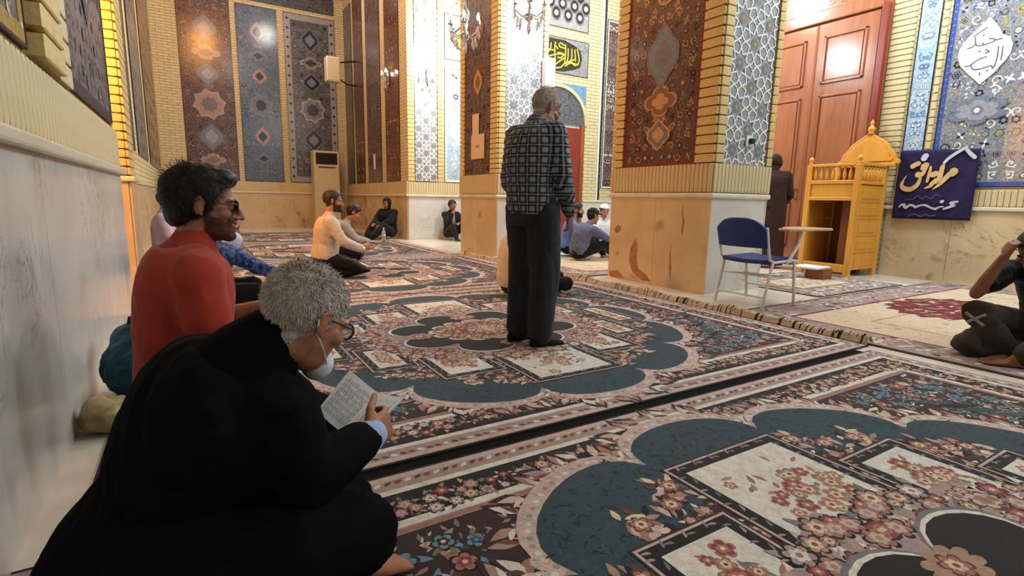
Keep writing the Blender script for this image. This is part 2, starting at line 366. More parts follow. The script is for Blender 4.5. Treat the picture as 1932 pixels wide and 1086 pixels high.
def clip_seg(p, q, x0, x1, y0, y1):
    t0, t1 = 0.0, 1.0; dx, dy = q[0] - p[0], q[1] - p[1]
    for pp_, qq in ((-dx, p[0] - x0), (dx, x1 - p[0]), (-dy, p[1] - y0), (dy, y1 - p[1])):
        if abs(pp_) < 1e-9:
            if qq < 0: return None
        else:
            t = qq / pp_
            if pp_ < 0: t0 = max(t0, t)
            else: t1 = min(t1, t)
    if t0 >= t1 - 1e-6: return None
    return (p[0] + dx * t0, p[1] + dy * t0), (p[0] + dx * t1, p[1] + dy * t1)
def girih(w_, h_, L, line=0.016, theta=62, lmat='g_white', rot=45):
    """star-and-octagon strapwork on a w x h panel"""
    d = Deco(0.0012); sd = L / (1 + math.sqrt(2)); R45 = math.radians(rot); n = int(max(w_, h_) / L) + 3
    def T(p): c, s_ = math.cos(R45), math.sin(R45); return (w_ / 2 + c * p[0] - s_ * p[1], h_ / 2 + s_ * p[0] + c * p[1])
    def inside(p, m=0): return m <= p[0] <= w_ - m and m <= p[1] <= h_ - m
    def poly(c, k, a0, R):
        vs = [(c[0] + R * math.cos(a0 + 2 * PI * i / k), c[1] + R * math.sin(a0 + 2 * PI * i / k)) for i in range(k)]
        for i in range(k):
            v = vs[i]; e0 = vs[i - 1]; e1 = vs[(i + 1) % k]
            m0 = ((v[0] + e0[0]) / 2, (v[1] + e0[1]) / 2); m1 = ((v[0] + e1[0]) / 2, (v[1] + e1[1]) / 2)
            # both rays meet on the bisector vertex-centre
            th = math.radians(theta); hl = math.hypot(v[0] - m0[0], v[1] - m0[1]); half = PI * (k - 2) / k / 2
            # triangle m0, v, X : angle at m0 = th, at v = half
            vx = hl * math.sin(th) / math.sin(PI - th - half); Rv = math.hypot(c[0] - v[0], c[1] - v[1])
            X = (v[0] + (c[0] - v[0]) / Rv * vx, v[1] + (c[1] - v[1]) / Rv * vx)
            for m_ in (m0, m1):
                sg = clip_seg(T(m_), T(X), 0, w_, 0, h_)
                if sg: d.ribbon(list(sg), line, lmat, 4)
    R8 = sd / 2 / math.sin(PI / 8); R4 = sd / math.sqrt(2)
    for i in range(-n, n + 1):
        for j in range(-n, n + 1):
            c = (i * L, j * L); t = T(c)
            if -L < t[0] < w_ + L and -L < t[1] < h_ + L:
                poly(c, 8, PI / 8, R8)
                if inside(t, L * 0.2): d.circle(t[0], t[1], L * 0.2, 'g_steel', 1, 10); d.circle(t[0], t[1], L * 0.12, 'g_olive', 2, 8); d.circle(t[0], t[1], L * 0.05, 'g_gold', 3, 6)
                for k in range(8):
                    a = PI / 4 * k; q = T((c[0] + L * 0.345 * math.cos(a), c[1] + L * 0.345 * math.sin(a)))
                    if inside(q, L * 0.06) and k % 2 == 0: d.circle(q[0], q[1], L * 0.075, 'g_grey', 1, 7)
            c = ((i + 0.5) * L, (j + 0.5) * L); t = T(c)
            if -L < t[0] < w_ + L and -L < t[1] < h_ + L:
                poly(c, 4, 0, R4)
                if inside(t, L * 0.12): d.circle(t[0], t[1], L * 0.13, 'g_grey', 1, 8); d.circle(t[0], t[1], L * 0.06, 'g_greylight', 2, 6)
    return d
def cartouche(d, x, y, wx, hy, mats, layer=6, kind='ogee'):
    """pointed-oval medallion in three nested tones"""
    for k, (m_, q) in enumerate(zip(mats, (1, 0.84, 0.5))):
        if kind == 'ogee':
            pts = []
            for s_ in (1, -1):
                for i in range(11):
                    t = i / 10; yy = (1 - 2 * t) * s_; xx = (1 - abs(yy) ** 1.4) ** 0.9 * (1 + 0.12 * math.sin(abs(yy) * PI * 2.2)); pts.append((x + s_ * wx / 2 * q * xx, y + hy / 2 * q * yy))
            d.add(pts, m_, layer + k)
        elif kind == 'star': d.star(x, y, wx / 2 * q, 8, 0.8, m_, layer + k, 0.2, hy / wx)
        else: d.lobed(x, y, wx / 2 * q, hy / 2 * q, 4 if kind == 'quad' else 6, 0.35, m_, layer + k, 8, PI / 4)
def arabesque(w_, h_, pitch, mats, meds=(), border=None, seed=1, wd=0.012):
    """mirror-symmetric scrolls, leaves and blossoms with medallions down the axis"""
    r = random.Random(seed); d = Deco(0.0008); m = 0.03
    if border:
        b, bm1, bm2 = border
        for (x0, x1, y0, y1) in ((0, w_, 0, b), (0, w_, h_ - b, h_), (0, b, b, h_ - b), (w_ - b, w_, b, h_ - b)): d.rect(x0, x1, y0, y1, bm1, 1)
        for k in range(int(h_ / (b * 1.6))):
            for x in (b / 2, w_ - b / 2): d.star(x, b + k * b * 1.6, b * 0.34, 4, 0.5, bm2, 2)
        m = b + 0.01
    ny = max(1, int((h_ - 2 * m) / pitch)); nx = max(1, int((w_ / 2 - m) / pitch))
    for j in range(ny):
        for i in range(nx):
            x = m + (i + 0.5) * (w_ / 2 - m) / nx + r.uniform(-.15, .15) * pitch; y = m + (j + 0.5) * (h_ - 2 * m) / ny + r.uniform(-.15, .15) * pitch
            R = pitch * r.uniform(0.36, 0.5); a0 = r.uniform(0, 6.28); dr = r.choice((-1, 1)); k = r.random(); ma = r.choice(mats[:-1]); mb = r.choice(mats)
            for sx in (1, -1):
                X = x if sx == 1 else w_ - x; A = a0 if sx == 1 else PI - a0; D = dr * sx
                if k < 0.62: d.scroll(X, y, R, A, D, ma, 1, wd, 1.15, mb, R * 0.6)
                elif k < 0.85: d.flower(X, y, R * 0.8, 6, (mats[0], ma, mb, mats[-1]), 1, A)
                else:
                    for q in range(4): d.leaf(X, y, A + q * PI / 2, R * 1.05, R * 0.5, (ma, mb)[q % 2], 1 + q % 2)
    for (yy, kind, wx, hy, mm) in meds: cartouche(d, w_ / 2, yy, wx, hy, mm, 8, kind)
    return d
BANNER=[
([(2.813, 1.688), (2.908, 1.619), (2.969, 1.566), (3.006, 1.517)], [0.0364, 0.0364, 0.0364, 0.0312]) ,
([(3.006, 1.501), (3.02, 1.456), (3.027, 1.373), (3.038, 1.321), (3.072, 1.28)], [0.026, 0.052, 0.0546, 0.0546, 0.0598]) ,
([(3.062, 1.301), (3.105, 1.254), (3.12, 1.228), (3.18, 1.196)], [0.0598, 0.052, 0.0442, 0.0104]) ,
([(2.893, 1.405), (2.911, 1.38), (2.942, 1.36), (2.987, 1.299), (3.031, 1.237), (3.092, 1.185)], [0.0909, 0.0831, 0.0598, 0.0546, 0.039, 0.0065]) ,
([(3.106, 1.37), (3.081, 1.383)], [0.0715, 0.0715]) ,
([(3.144, 1.471), (3.149, 1.387), (3.163, 1.284)], [0.0234, 0.039, 0.0286]) ,
([(3.199, 1.495), (3.22, 1.474), (3.239, 1.449)], [0.0715, 0.0805, 0.039]) ,
([(3.193, 1.478), (3.208, 1.421), (3.235, 1.379), (3.272, 1.375)], [0.039, 0.0416, 0.0598, 0.0779]) ,
([(3.233, 1.581), (3.218, 1.61)], [0.0715, 0.0715]) ,
([(3.243, 1.369), (3.249, 1.294), (3.277, 1.23), (3.338, 1.187), (3.407, 1.196), (3.446, 1.237), (3.432, 1.308), (3.401, 1.368)], [0.026, 0.0442, 0.052, 0.0624, 0.065, 0.0442, 0.0234, 0.0052]) ,
([(3.347, 1.485), (3.321, 1.505), (3.29, 1.518)], [0.065, 0.0598, 0.065]) ,
([(2.807, 1.677), (2.754, 1.614), (2.707, 1.567)], [0.0338, 0.0442, 0.0442]) ,
([(2.81, 1.029), (2.856, 1.024), (2.88, 1.008), (2.834, 0.988), (2.874, 0.966), (2.94, 0.939)], [0.0286, 0.026, 0.0234, 0.0286, 0.0312, 0.0234]) ,
([(2.974, 1.027), (2.966, 1.033)], [0.039, 0.039]) ,
([(2.953, 0.967), (2.996, 0.958), (3.029, 0.936), (3.085, 0.951), (3.133, 0.977), (3.189, 0.981), (3.251, 0.953)], [0.0182, 0.0182, 0.0338, 0.0234, 0.0286, 0.0208, 0.0312]) ,
([(3.272, 0.969), (3.321, 0.979), (3.365, 0.939), (3.41, 0.988), (3.439, 0.949)], [0.0312, 0.0286, 0.026, 0.0234, 0.0156]) ,
([(3.386, 0.994), (3.356, 0.945)], [0.0182, 0.013]) ,
([(2.996, 1.101), (3.051, 1.111), (3.099, 1.068), (3.158, 1.1), (3.19, 1.062), (3.251, 1.1), (3.293, 1.056), (3.379, 1.05)], [0.0104, 0.0104, 0.0104, 0.0104, 0.0104, 0.0104, 0.0104, 0.0104]) ,
([(3.018, 0.857), (3.089, 0.844), (3.128, 0.864), (3.18, 0.835), (3.259, 0.865), (3.322, 0.83)], [0.0156, 0.0156, 0.0156, 0.0156, 0.0156, 0.0156]) ,
]
MED= [(2.797, 3.198), (2.741, 3.132), (2.697, 3.064), (2.649, 2.971), (2.574, 2.927), (2.542, 2.843), (2.549, 2.742), (2.587, 2.664), (2.636, 2.604), (2.677, 2.542), (2.742, 2.482), (2.795, 2.433), (2.848, 2.492), (2.937, 2.589), (3.019, 2.687), (3.06, 2.806), (3.049, 2.886), (3.016, 2.96), (2.949, 3.034), (2.882, 3.098), (2.831, 3.155)]
MEDS= [[(2.91, 2.994), (2.898, 2.924), (2.915, 2.892), (2.967, 2.879)], [(2.898, 2.924), (2.87, 2.891), (2.782, 2.893), (2.706, 2.92), (2.768, 2.952)], [(2.706, 2.92), (2.65, 2.924)], [(2.67, 2.838), (2.668, 2.716), (2.681, 2.622), (2.7, 2.603)], [(2.63, 2.829), (2.628, 2.759), (2.628, 2.681)], [(2.77, 2.745), (2.834, 2.732), (2.89, 2.698), (2.917, 2.672), (2.967, 2.673)], [(2.911, 2.684), (2.897, 2.641), (2.86, 2.616), (2.782, 2.619), (2.718, 2.633), (2.692, 2.599)], [(2.788, 2.829), (2.751, 2.799), (2.783, 2.792)], [(2.832, 2.997), (2.824, 3.0)], [(2.812, 2.567), (2.809, 2.544)], [(2.748, 2.582), (2.737, 2.584)], [(2.828, 2.913), (2.82, 2.902)], [(2.853, 2.821), (2.838, 2.82)], [(2.923, 3.01), (2.807, 3.083)]]
CAL= [[(6.37, 4.095), (6.376, 3.922), (6.303, 3.887)], [(6.46, 4.097), (6.449, 3.98), (6.348, 3.871)], [(6.565, 4.126), (6.558, 3.926), (6.579, 3.765)], [(6.658, 4.106), (6.675, 4.061), (6.8, 4.045)], [(6.687, 4.134), (6.797, 4.104)], [(6.828, 4.109), (6.829, 3.943), (6.813, 3.75)], [(6.634, 3.938), (6.773, 3.935), (6.73, 3.857), (6.638, 3.844)], [(6.35, 3.802), (6.499, 3.87), (6.712, 3.926), (6.805, 3.916)], [(6.537, 3.664), (6.687, 3.78), (6.823, 3.871)], [(6.569, 3.633), (6.723, 3.666), (6.813, 3.75), (7.062, 3.858)], [(6.894, 4.048), (6.896, 3.858), (6.844, 3.755)], [(6.988, 4.051), (6.996, 3.896), (6.968, 3.82)], [(7.068, 4.051), (7.095, 3.839)], [(7.131, 4.073), (7.169, 3.97), (7.191, 3.852), (7.147, 3.761)], [(6.83, 3.705), (6.969, 3.784), (7.098, 3.779), (7.162, 3.776)], [(6.599, 4.049), (6.631, 4.008)], [(6.471, 3.796), (6.536, 3.711)], [(6.936, 3.816), (7.099, 3.742)], [(6.374, 3.968), (6.526, 3.968)], [(6.282, 4.046), (6.293, 3.909)]]

# ============================================================ THE SETTING
H_C = 6.6
def struct(name, mb, mats, parent=None, **k):
    o = mb.build(name, mats, parent, **k)
    if parent is None: o['kind'] = 'structure'
    return o
struct('floor', MB().box(-1.6, 8.6, -4.2, 17.2, -0.12, 0.0), 'marble_floor')
struct('ceiling', MB().box(-1.6, 8.6, -4.2, 17.2, H_C, H_C + 0.12), 'plaster')
struct('wall_front', MB().box(-1.6, 8.6, -4.3, -4.1, 0, H_C), 'plaster')

def slabs_y(parent, x, xs, y0, y1, z0, z1, step, mat='marble_pale'):
    """marble slabs on a face x = const, facing xs"""
    n = max(1, round((y1 - y0) / step)); d = (y1 - y0) / n
    for i in range(n):
        o = MB().box(min(x, x + xs * 0.02), max(x, x + xs * 0.02), y0 + i * d + 0.002, y0 + (i + 1) * d - 0.002, z0, z1).build('marble_slab', mat, parent)
def slabs_x(parent, y, ys, x0, x1, z0, z1, step, mat='marble_pale'):
    n = max(1, round((x1 - x0) / step)); d = (x1 - x0) / n
    for i in range(n):
        MB().box(x0 + i * d + 0.002, x0 + (i + 1) * d - 0.002, min(y, y + ys * 0.02), max(y, y + ys * 0.02), z0, z1).build('marble_slab', mat, parent)
def soldiers_y(parent, x, xs, y0, y1, z0, z1, pitch=0.055, mat='brick_pale'):
    n = int(round((y1 - y0) / pitch)); d = (y1 - y0) / n
    for i in range(n): brick(parent, x + xs * 0.01, y0 + (i + 0.5) * d, (z0 + z1) / 2, 0.03, d * 0.9, z1 - z0, mat)
def soldiers_x(parent, y, ys, x0, x1, z0, z1, pitch=0.055, mat='brick_pale'):
    n = int(round((x1 - x0) / pitch)); d = (x1 - x0) / n
    for i in range(n): brick(parent, x0 + (i + 0.5) * d, y + ys * 0.01, (z0 + z1) / 2, d * 0.9, 0.03, z1 - z0, mat)
def courses_y(parent, x, xs, y0, y1, z0, z1, pitch, mat='brick_cream', proud=0.018):
    n = int((z1 - z0) / pitch)
    for i in range(n): brick(parent, x + xs * proud / 2, (y0 + y1) / 2, z0 + (i + 0.5) * pitch, proud + 0.012, (y1 - y0) - 0.004, pitch * 0.88, mat)
def courses_x(parent, y, ys, x0, x1, z0, z1, pitch, mat='brick_cream', proud=0.018):
    n = int((z1 - z0) / pitch)
    for i in range(n): brick(parent, (x0 + x1) / 2, y + ys * proud / 2, z0 + (i + 0.5) * pitch, (x1 - x0) - 0.004, proud + 0.012, pitch * 0.88, mat)
def panel_y(parent, x, xs, y0, y1, z0, z1, back, deco=None, frame='g_dark', fr=0.012, name='tile_panel'):
    """tile panel on a face x = const; its ornament is read left to right as seen from the room"""
    o = MB().box(min(x, x + xs * 0.012), max(x, x + xs * 0.012), y0, y1, z0, z1).build(name, back, parent)
    f = MB()
    for (a, b, c, d_) in ((y0 - fr, y0, z0 - fr, z1 + fr), (y1, y1 + fr, z0 - fr, z1 + fr), (y0, y1, z0 - fr, z0), (y0, y1, z1, z1 + fr)): f.box(min(x, x + xs * 0.016), max(x, x + xs * 0.016), a, b, c, d_)
    f.build('panel_frame', frame, parent)
    if deco is not None:
        if xs < 0: deco.build('panel_ornament', (x - 0.0125, y1, z0), (0, -1, 0), (0, 0, 1), (-1, 0, 0), parent, 'stuff')
        else: deco.build('panel_ornament', (x + 0.0125, y0, z0), (0, 1, 0), (0, 0, 1), (1, 0, 0), parent, 'stuff')
    return o
def panel_x(parent, y, ys, x0, x1, z0, z1, back, deco=None, frame='g_dark', fr=0.012, name='tile_panel'):
    o = MB().box(x0, x1, min(y, y + ys * 0.012), max(y, y + ys * 0.012), z0, z1).build(name, back, parent)
    f = MB()
    for (a, b, c, d_) in ((x0 - fr, x0, z0 - fr, z1 + fr), (x1, x1 + fr, z0 - fr, z1 + fr), (x0, x1, z0 - fr, z0), (x0, x1, z1, z1 + fr)): f.box(a, b, min(y, y + ys * 0.016), max(y, y + ys * 0.016), c, d_)
    f.build('panel_frame', frame, parent)
    if deco is not None: deco.build('panel_ornament', (x0, y - 0.0125, z0), (1, 0, 0), (0, 0, 1), (0, -1, 0), parent, 'stuff')
    return o
def ledge(parent, x0, x1, y0, y1, z0, z1, mat='ledge_stone'):
    return MB().box(x0, x1, y0, y1, z0, z1).build('ledge', mat, parent, bevel=0.012)
BROWNS = ('g_dark', 'g_brown', 'g_tan', 'g_grey', 'g_red', 'g_brown', 'g_steel')
GREYS = ('g_dark', 'g_grey', 'g_greylight', 'g_steel', 'g_navy', 'g_pink')
BLUES = ('g_navy', 'g_steel', 'g_grey', 'g_blue', 'g_greylight')
PALES = ('g_navy', 'g_greylight', 'g_white', 'g_steel', 'g_ochre', 'g_white', 'g_olive')

# ---- left wall (near part)
XL = -0.47
wl = struct('wall_left', MB().box(-1.5, XL, -4.2, 5.05, 0, H_C), 'mortar')
slabs_y(wl, XL, 1, -4.0, 5.05, 0, 1.08, 1.28, 'marble_pale')
ledge(wl, XL, XL + 0.06, -4.1, 5.06, 1.08, 1.13)
soldiers_y(wl, XL, 1, 0.9, 5.05, 1.135, 1.40, 0.06)
MB().box(XL, XL + 0.015, -4.1, 0.9, 1.13, 1.42).build('plaster_band', 'brick_pale', wl)
courses_y(wl, XL, 1, 2.62, 3.02, 1.42, 3.6, 0.105, 'brick_cream', 0.05)
courses_y(wl, XL, 1, 3.04, 3.36, 1.42, 3.6, 0.105, 'brick_pale', 0.02)
panel_y(wl, XL, 1, 3.40, 4.92, 1.45, 4.6, 'tile_slate', arabesque(1.52, 3.15, 0.12, GREYS, [(0.7, 'ogee', 0.4, 0.5, ('g_steel', 'g_navy', 'g_greylight')), (1.6, 'ogee', 0.5, 0.7, ('g_olive', 'g_lime', 'g_navy'))], (0.06, 'g_navy', 'g_steel'), 3))
panel_y(wl, XL, 1, 0.6, 2.55, 1.45, 4.6, 'tile_slate', arabesque(1.95, 3.15, 0.2, PALES, [(1.2, 'ogee', 0.6, 0.8, ('g_ochre', 'g_olive', 'g_white'))], (0.06, 'g_ochre', 'g_white'), 4))
# ---- left wall: recess and pilaster, then the far stretch
wlf = struct('wall_left_far', MB().box(-1.5, -1.15, 5.05, 6.6, 0, H_C).box(-1.5, -0.62, 7.25, 17.0, 0, H_C).box(-1.5, -0.53, 6.6, 7.25, 0, H_C), 'mortar')
slabs_x(wlf, 6.6, -1, -1.14, -0.53, 0, 1.06, 0.6, 'marble_warm')
slabs_y(wlf, -0.53, 1, 6.6, 7.25, 0, 1.06, 0.65, 'marble_warm')
slabs_y(wlf, -0.62, 1, 7.27, 16.7, 0, 1.06, 1.3, 'marble_warm')
slabs_y(wlf, -1.15, 1, 5.06, 6.58, 0, 1.06, 0.8, 'marble_pale')
ledge(wlf, -0.62, -0.57, 7.25, 16.8, 1.06, 1.11); ledge(wlf, -1.14, -0.47, 6.55, 7.29, 1.06, 1.11)
courses_x(wlf, 6.6, -1, -0.85, -0.53, 1.12, 4.4, 0.085, 'brick_cream')
courses_y(wlf, -0.53, 1, 6.6, 7.25, 1.12, 4.4, 0.085, 'brick_cream')
MB().box(-0.62, -0.60, 7.26, 16.8, 1.11, H_C).build('brick_face', 'brick_wall_y', wlf)
panel_y(wlf, -0.60, 1, 7.5, 8.7, 1.5, 6.0, 'tile_navy', arabesque(1.2, 4.5, 0.22, GREYS, (), None, 8))
panel_y(wlf, -0.60, 1, 9.3, 11.2, 1.5, 6.0, 'tile_slate', arabesque(1.9, 4.5, 0.25, GREYS, (), None, 9))
panel_y(wlf, -0.60, 1, 11.9, 15.6, 1.5, 6.0, 'tile_maroon', arabesque(3.7, 4.5, 0.3, BROWNS, (), None, 10))

# ---- back wall of the aisle
YB = 16.8
wb = struct('wall_back', MB().box(-1.5, 4.4, YB, YB + 0.3, 0, H_C), 'brick_wall_x')
slabs_x(wb, YB, -1, -0.6, 4.2, 0, 1.0, 1.2, 'marble_warm')
MB().box(-0.6, 4.2, YB - 0.02, YB, 1.05, 1.3).build('plaster_band', 'brick_pale', wb); ledge(wb, -0.6, 4.2, YB - 0.05, YB, 1.0, 1.05)
meds = []
zz = 0.35
for kind, wx, hy in (('quad', .62, .34), ('ogee', .6, .75), ('star', .82, .82), ('ogee', .55, .6), ('quad', .68, .36), ('ogee', .55, .75), ('star', .6, .6), ('ogee', .5, .6)):
    meds.append((zz + hy / 2, kind, wx, hy, ('g_greylight', 'g_pink', 'g_grey') if kind in ('quad', 'star') else ('g_grey', 'g_steel', 'g_greylight'))); zz += hy + 0.06
panel_x(wb, YB, -1, 0.0, 1.20, 1.35, 6.2, 'tile_plum', arabesque(1.2, 4.85, 0.15, ('g_dark', 'g_brown', 'g_grey', 'g_pink', 'g_dark'), meds[:6], None, 11))
blue_m = [(m_[0] + 0.1, m_[1], m_[2] * 0.72, m_[3] * 0.8, ('g_grey', 'g_pink', 'g_navy') if i % 2 else ('g_steel', 'g_grey', 'g_navy')) for i, m_ in enumerate(meds)]
panel_x(wb, YB, -1, 1.36, 2.36, 1.35, 6.0, 'tile_blue', arabesque(1.0, 4.65, 0.15, BLUES, blue_m[:6], None, 12))
navy_m = [(m_[0] + 0.1, m_[1], m_[2] * 0.9, m_[3] * 0.9, ('g_greylight', 'g_grey', 'g_navy') if m_[1] in ('quad', 'star') else ('g_grey', 'g_navy', 'g_steel')) for m_ in meds]
panel_x(wb, YB, -1, 2.56, 3.92, 1.35, 6.0, 'tile_navy', arabesque(1.36, 4.65, 0.15, ('g_dark', 'g_grey', 'g_steel', 'g_greylight', 'g_dark'), navy_m[:6], (0.16, 'g_greylight', 'g_navy'), 13))
panel_x(wb, YB, -1, 1.36, 3.92, 6.14, 6.55, 'tile_navy', None)

# ---- block between aisle and nave, its two faces
wa = struct('wall_aisle', MB().box(4.2, 6.1, 11.5, YB + 0.1, 0, H_C), 'brick_wall_y')
slabs_y(wa, 4.2, -1, 11.5, 16.7, 0, 0.98, 1.3, 'marble_warm')
ledge(wa, 4.14, 4.2, 11.44, 16.8, 0.98, 1.03); MB().box(4.17, 4.2, 11.5, 16.8, 1.03, 1.32).build('plaster_band', 'brick_pale', wa)
panel_y(wa, 4.2, -1, 11.98, 12.95, 1.34, 6.3, 'tile_maroon', arabesque(0.97, 4.96, 0.2, BROWNS, (), None, 14))
panel_y(wa, 4.2, -1, 13.35, 14.5, 1.34, 6.3, 'tile_plum', arabesque(1.15, 4.96, 0.24, ('g_dark', 'g_grey', 'g_brown', 'g_grey', 'g_dark'), (), None, 15))
panel_y(wa, 4.2, -1, 14.85, 15.7, 1.34, 6.3, 'tile_maroon', arabesque(0.85, 4.96, 0.24, BROWNS, (), None, 16))
panel_y(wa, 4.2, -1, 15.95, 16.7, 1.34, 6.3, 'tile_navy', arabesque(0.75, 4.96, 0.24, GREYS, (), None, 17))
slabs_x(wa, 11.5, -1, 4.2, 6.0, 0, 0.98, 0.9, 'marble_pale'); ledge(wa, 4.2, 6.0, 11.44, 11.5, 0.98, 1.03)
soldiers_x(wa, 11.5, -1, 4.2, 6.0, 1.03, 1.30, 0.06)
courses_x(wa, 11.5, -1, 4.2, 4.36, 1.32, 5.4, 0.09); courses_x(wa, 11.5, -1, 4.92, 5.06, 1.32, 5.4, 0.09)
panel_x(wa, 11.5, -1, 4.38, 4.90, 1.33, 5.4, 'g_greylight', girih(0.52, 4.07, 0.25))
wht = ('g_white', 'g_white', 'g_greylight', 'g_white')
panel_x(wa, 11.5, -1, 5.1, 6.0, 1.33, 3.85, 'tile_sky', arabesque(0.9, 2.52, 0.2, ('g_dark', 'g_white', 'g_white', 'g_greylight', 'g_ochre'), [(1.15, 'ogee', 0.7, 0.75, ('g_white', 'g_white', 'g_white'))], (0.05, 'g_white', 'g_blue'), 18))
cal_m = arabesque(0.9, 0.95, 0.16, PALES, [(0.47, 'ogee', 0.62, 0.62, ('g_navy', 'g_olive', 'g_lime'))], None, 19)
panel_x(wa, 11.5, -1, 5.1, 6.0, 4.05, 5.0, 'tile_pale', cal_m)

# ---- end wall of the nave with calligraphy and the arched red door
YE = 9.3
we = struct('wall_end', MB().box(6.0, 8.4, YE, YE + 0.25, 0, H_C).box(5.9, 6.05, YE, 11.6, 0, H_C), 'brick_wall_x')
slabs_x(we, YE, -1, 7.42, 8.3, 0, 0.93, 0.45, 'marble_pale'); ledge(we, 7.42, 8.3, YE - 0.05, YE, 0.93, 0.98)
ld = Deco(0.001)   # ring lattice
for i in range(6):
    for j in range(6):
        x, y = 0.12 + i * 0.3 - (0.15 if j % 2 else 0), 0.05 + j * 0.2
        if 0.1 < x < 1.03 and 0.12 < y < 0.98:
            ld.circle(x, y, 0.125, 'g_grey', 3, 14, 0.15); ld.circle(x, y, 0.095, 'g_dark', 4, 14, 0.115); ld.circle(x, y, 0.055, 'g_white', 5, 8)
        if 0.1 < x + 0.15 < 1.03 and 0.12 < y < 0.98: ld.star(x + 0.15, y, 0.12, 4, 0.55, 'g_greylight', 2)
panel_x(we, YE, -1, 6.3, 7.40, 4.44, 5.5, 'g_grout', ld)
panel_x(we, YE, -1, 6.3, 7.43, 3.55, 4.23, 'tile_pale', None)
cd = Deco(0.001)
cd.add([(6.3, 4.2), (6.8, 4.2), (7.08, 4.13), (7.22, 4.06), (7.27, 3.9), (7.22, 3.72), (7.05, 3.65), (6.8, 3.59), (6.5, 3.57), (6.3, 3.58)], 'g_dark', 1)
for st in CAL: cd.brush(st, [0.026] * len(st), 'g_lime', 3, 3)
cd.build('calligraphy', (0, YE - 0.0135, 0), (1, 0, 0), (0, 0, 1), (0, -1, 0), we)
MB().box(7.80, 7.84, YE - 0.02, YE, 0.98, 6.4).build('moulding', 'g_white', we); MB().box(7.86, 7.9, YE - 0.02, YE, 0.98, 6.4).build('moulding', 'g_navy', we)
panel_x(we, YE, -1, 7.95, 8.28, 1.25, 4.8, 'tile_plum', arabesque(0.33, 3.55, 0.15, ('g_dark', 'g_white', 'g_pink', 'g_grey', 'g_brown'), (), (0.03, 'g_white', 'g_navy'), 20))
# arch: blue spandrel, white rim, dark lunette, door
AX, AS, AR = 6.65, 2.55, 0.74
def archpts(r, n=14, pt=0.12): return [(AX + r * math.cos(PI * i / n), AS + r * (0.86 + pt) * math.sin(PI * i / n) ** 0.92) for i in range(n + 1)]
MB().box(6.02, 7.42, YE - 0.008, YE, AS - 0.02, 3.36).build('spandrel', 'tile_azure', we)
MB().prism(archpts(AR + 0.07) + archpts(AR)[::-1], (0, YE, 0), (1, 0, 0), (0, 0, 1), (0, -1, 0), 0.05).build('arch_rim', 'brick_pale', we)
MB().prism(archpts(AR), (0, YE, 0), (1, 0, 0), (0, 0, 1), (0, -1, 0), 0.015).build('lunette', 'tile_navy', we)
dr = struct('door_1', MB().box(5.98, 7.28, YE - 0.05, YE - 0.005, 0, 2.48), 'door_red')
for x0, x1 in ((6.04, 6.6), (6.66, 7.2)):
    MB().box(x0, x1, YE - 0.075, YE - 0.05, 0.04, 2.4).build('door_leaf', 'door_red', dr, bevel=0.008)
    for z0, z1 in ((0.2, 0.75), (0.85, 1.5), (1.6, 2.25)): MB().box(x0 + 0.09, x1 - 0.09, YE - 0.088, YE - 0.074, z0, z1).build('door_panel', 'door_red', dr, bevel=0.01)
struct('trim_1', MB().box(7.28, 7.38, YE - 0.07, YE - 0.001, 0, 2.55), 'pine_dark', bevel=0.01)

# ---- right wall with the big wooden door and the blue panel
XR = 8.3
wr = struct('wall_right', MB().box(XR, XR + 0.3, -4.2, YE + 0.2, 0, H_C), 'brick_wall_y')
slabs_y(wr, XR, -1, -4.0, 3.62, 0, 0.92, 0.78, 'marble_warm')
ledge(wr, XR - 0.05, XR, -4.0, 3.66, 0.92, 0.97); soldiers_y(wr, XR, -1, 0.6, 3.64, 0.975, 1.17, 0.06)
courses_y(wr, XR, -1, 3.56, 3.84, 1.0, 5.0, 0.075, 'brick_pale', 0.03)
panel_y(wr, XR, -1, 3.30, 3.52, 1.2, 5.2, 'tile_sky', arabesque(0.22, 4.0, 0.12, ('g_steel', 'g_white', 'g_greylight', 'g_blue', 'g_white'), (), None, 21))
courses_y(wr, XR, -1, 3.21, 3.27, 1.2, 5.0, 0.1, 'brick_pale', 0.02)
bigm = [(0.62, 'quad', 0.5, 0.3, ('g_steel', 'g_blue', 'g_steel')), (1.13, 'quad', 0.62, 0.42, ('g_greylight', 'g_steel', 'g_greylight')), (2.5, 'quad', 0.6, 0.4, ('g_steel', 'g_blue', 'g_greylight'))]
panel_y(wr, XR, -1, 1.75, 3.17, 1.22, 4.6, 'tile_pale', arabesque(1.42, 3.38, 0.125, PALES, (), (0.05, 'g_cobalt', 'g_steel'), 22, 0.016), 'g_navy')
panel_y(wr, XR, -1, -0.2, 1.6, 1.22, 4.6, 'tile_pale', arabesque(1.8, 3.38, 0.14, PALES, (), (0.05, 'g_cobalt', 'g_steel'), 23, 0.016), 'g_navy')
md = Deco(0.0012)
md.add([(-u, v) for u, v in MED], 'g_white', 0)
for st in MEDS: md.brush([(-u, v) for u, v in st], [0.013] * len(st), 'g_grey', 2, 4)
md.lobed(-2.78, 2.13, 0.30, 0.17, 6, 0.3, 'g_steel', 0, 8); md.lobed(-2.78, 2.13, 0.22, 0.12, 6, 0.3, 'g_greylight', 1, 8); md.circle(-2.78, 2.13, 0.06, 'g_steel', 2); md.circle(-2.78, 2.13, 0.03, 'g_white', 3)
md.lobed(-2.8, 3.6, 0.34, 0.22, 6, 0.3, 'g_blue', 0, 8); md.lobed(-2.8, 3.6, 0.24, 0.15, 6, 0.3, 'g_greylight', 1, 8)
md.build('calligraphy_medallion', (XR - 0.026, 0, 0), (0, -1, 0), (0, 0, 1), (-1, 0, 0), wr)

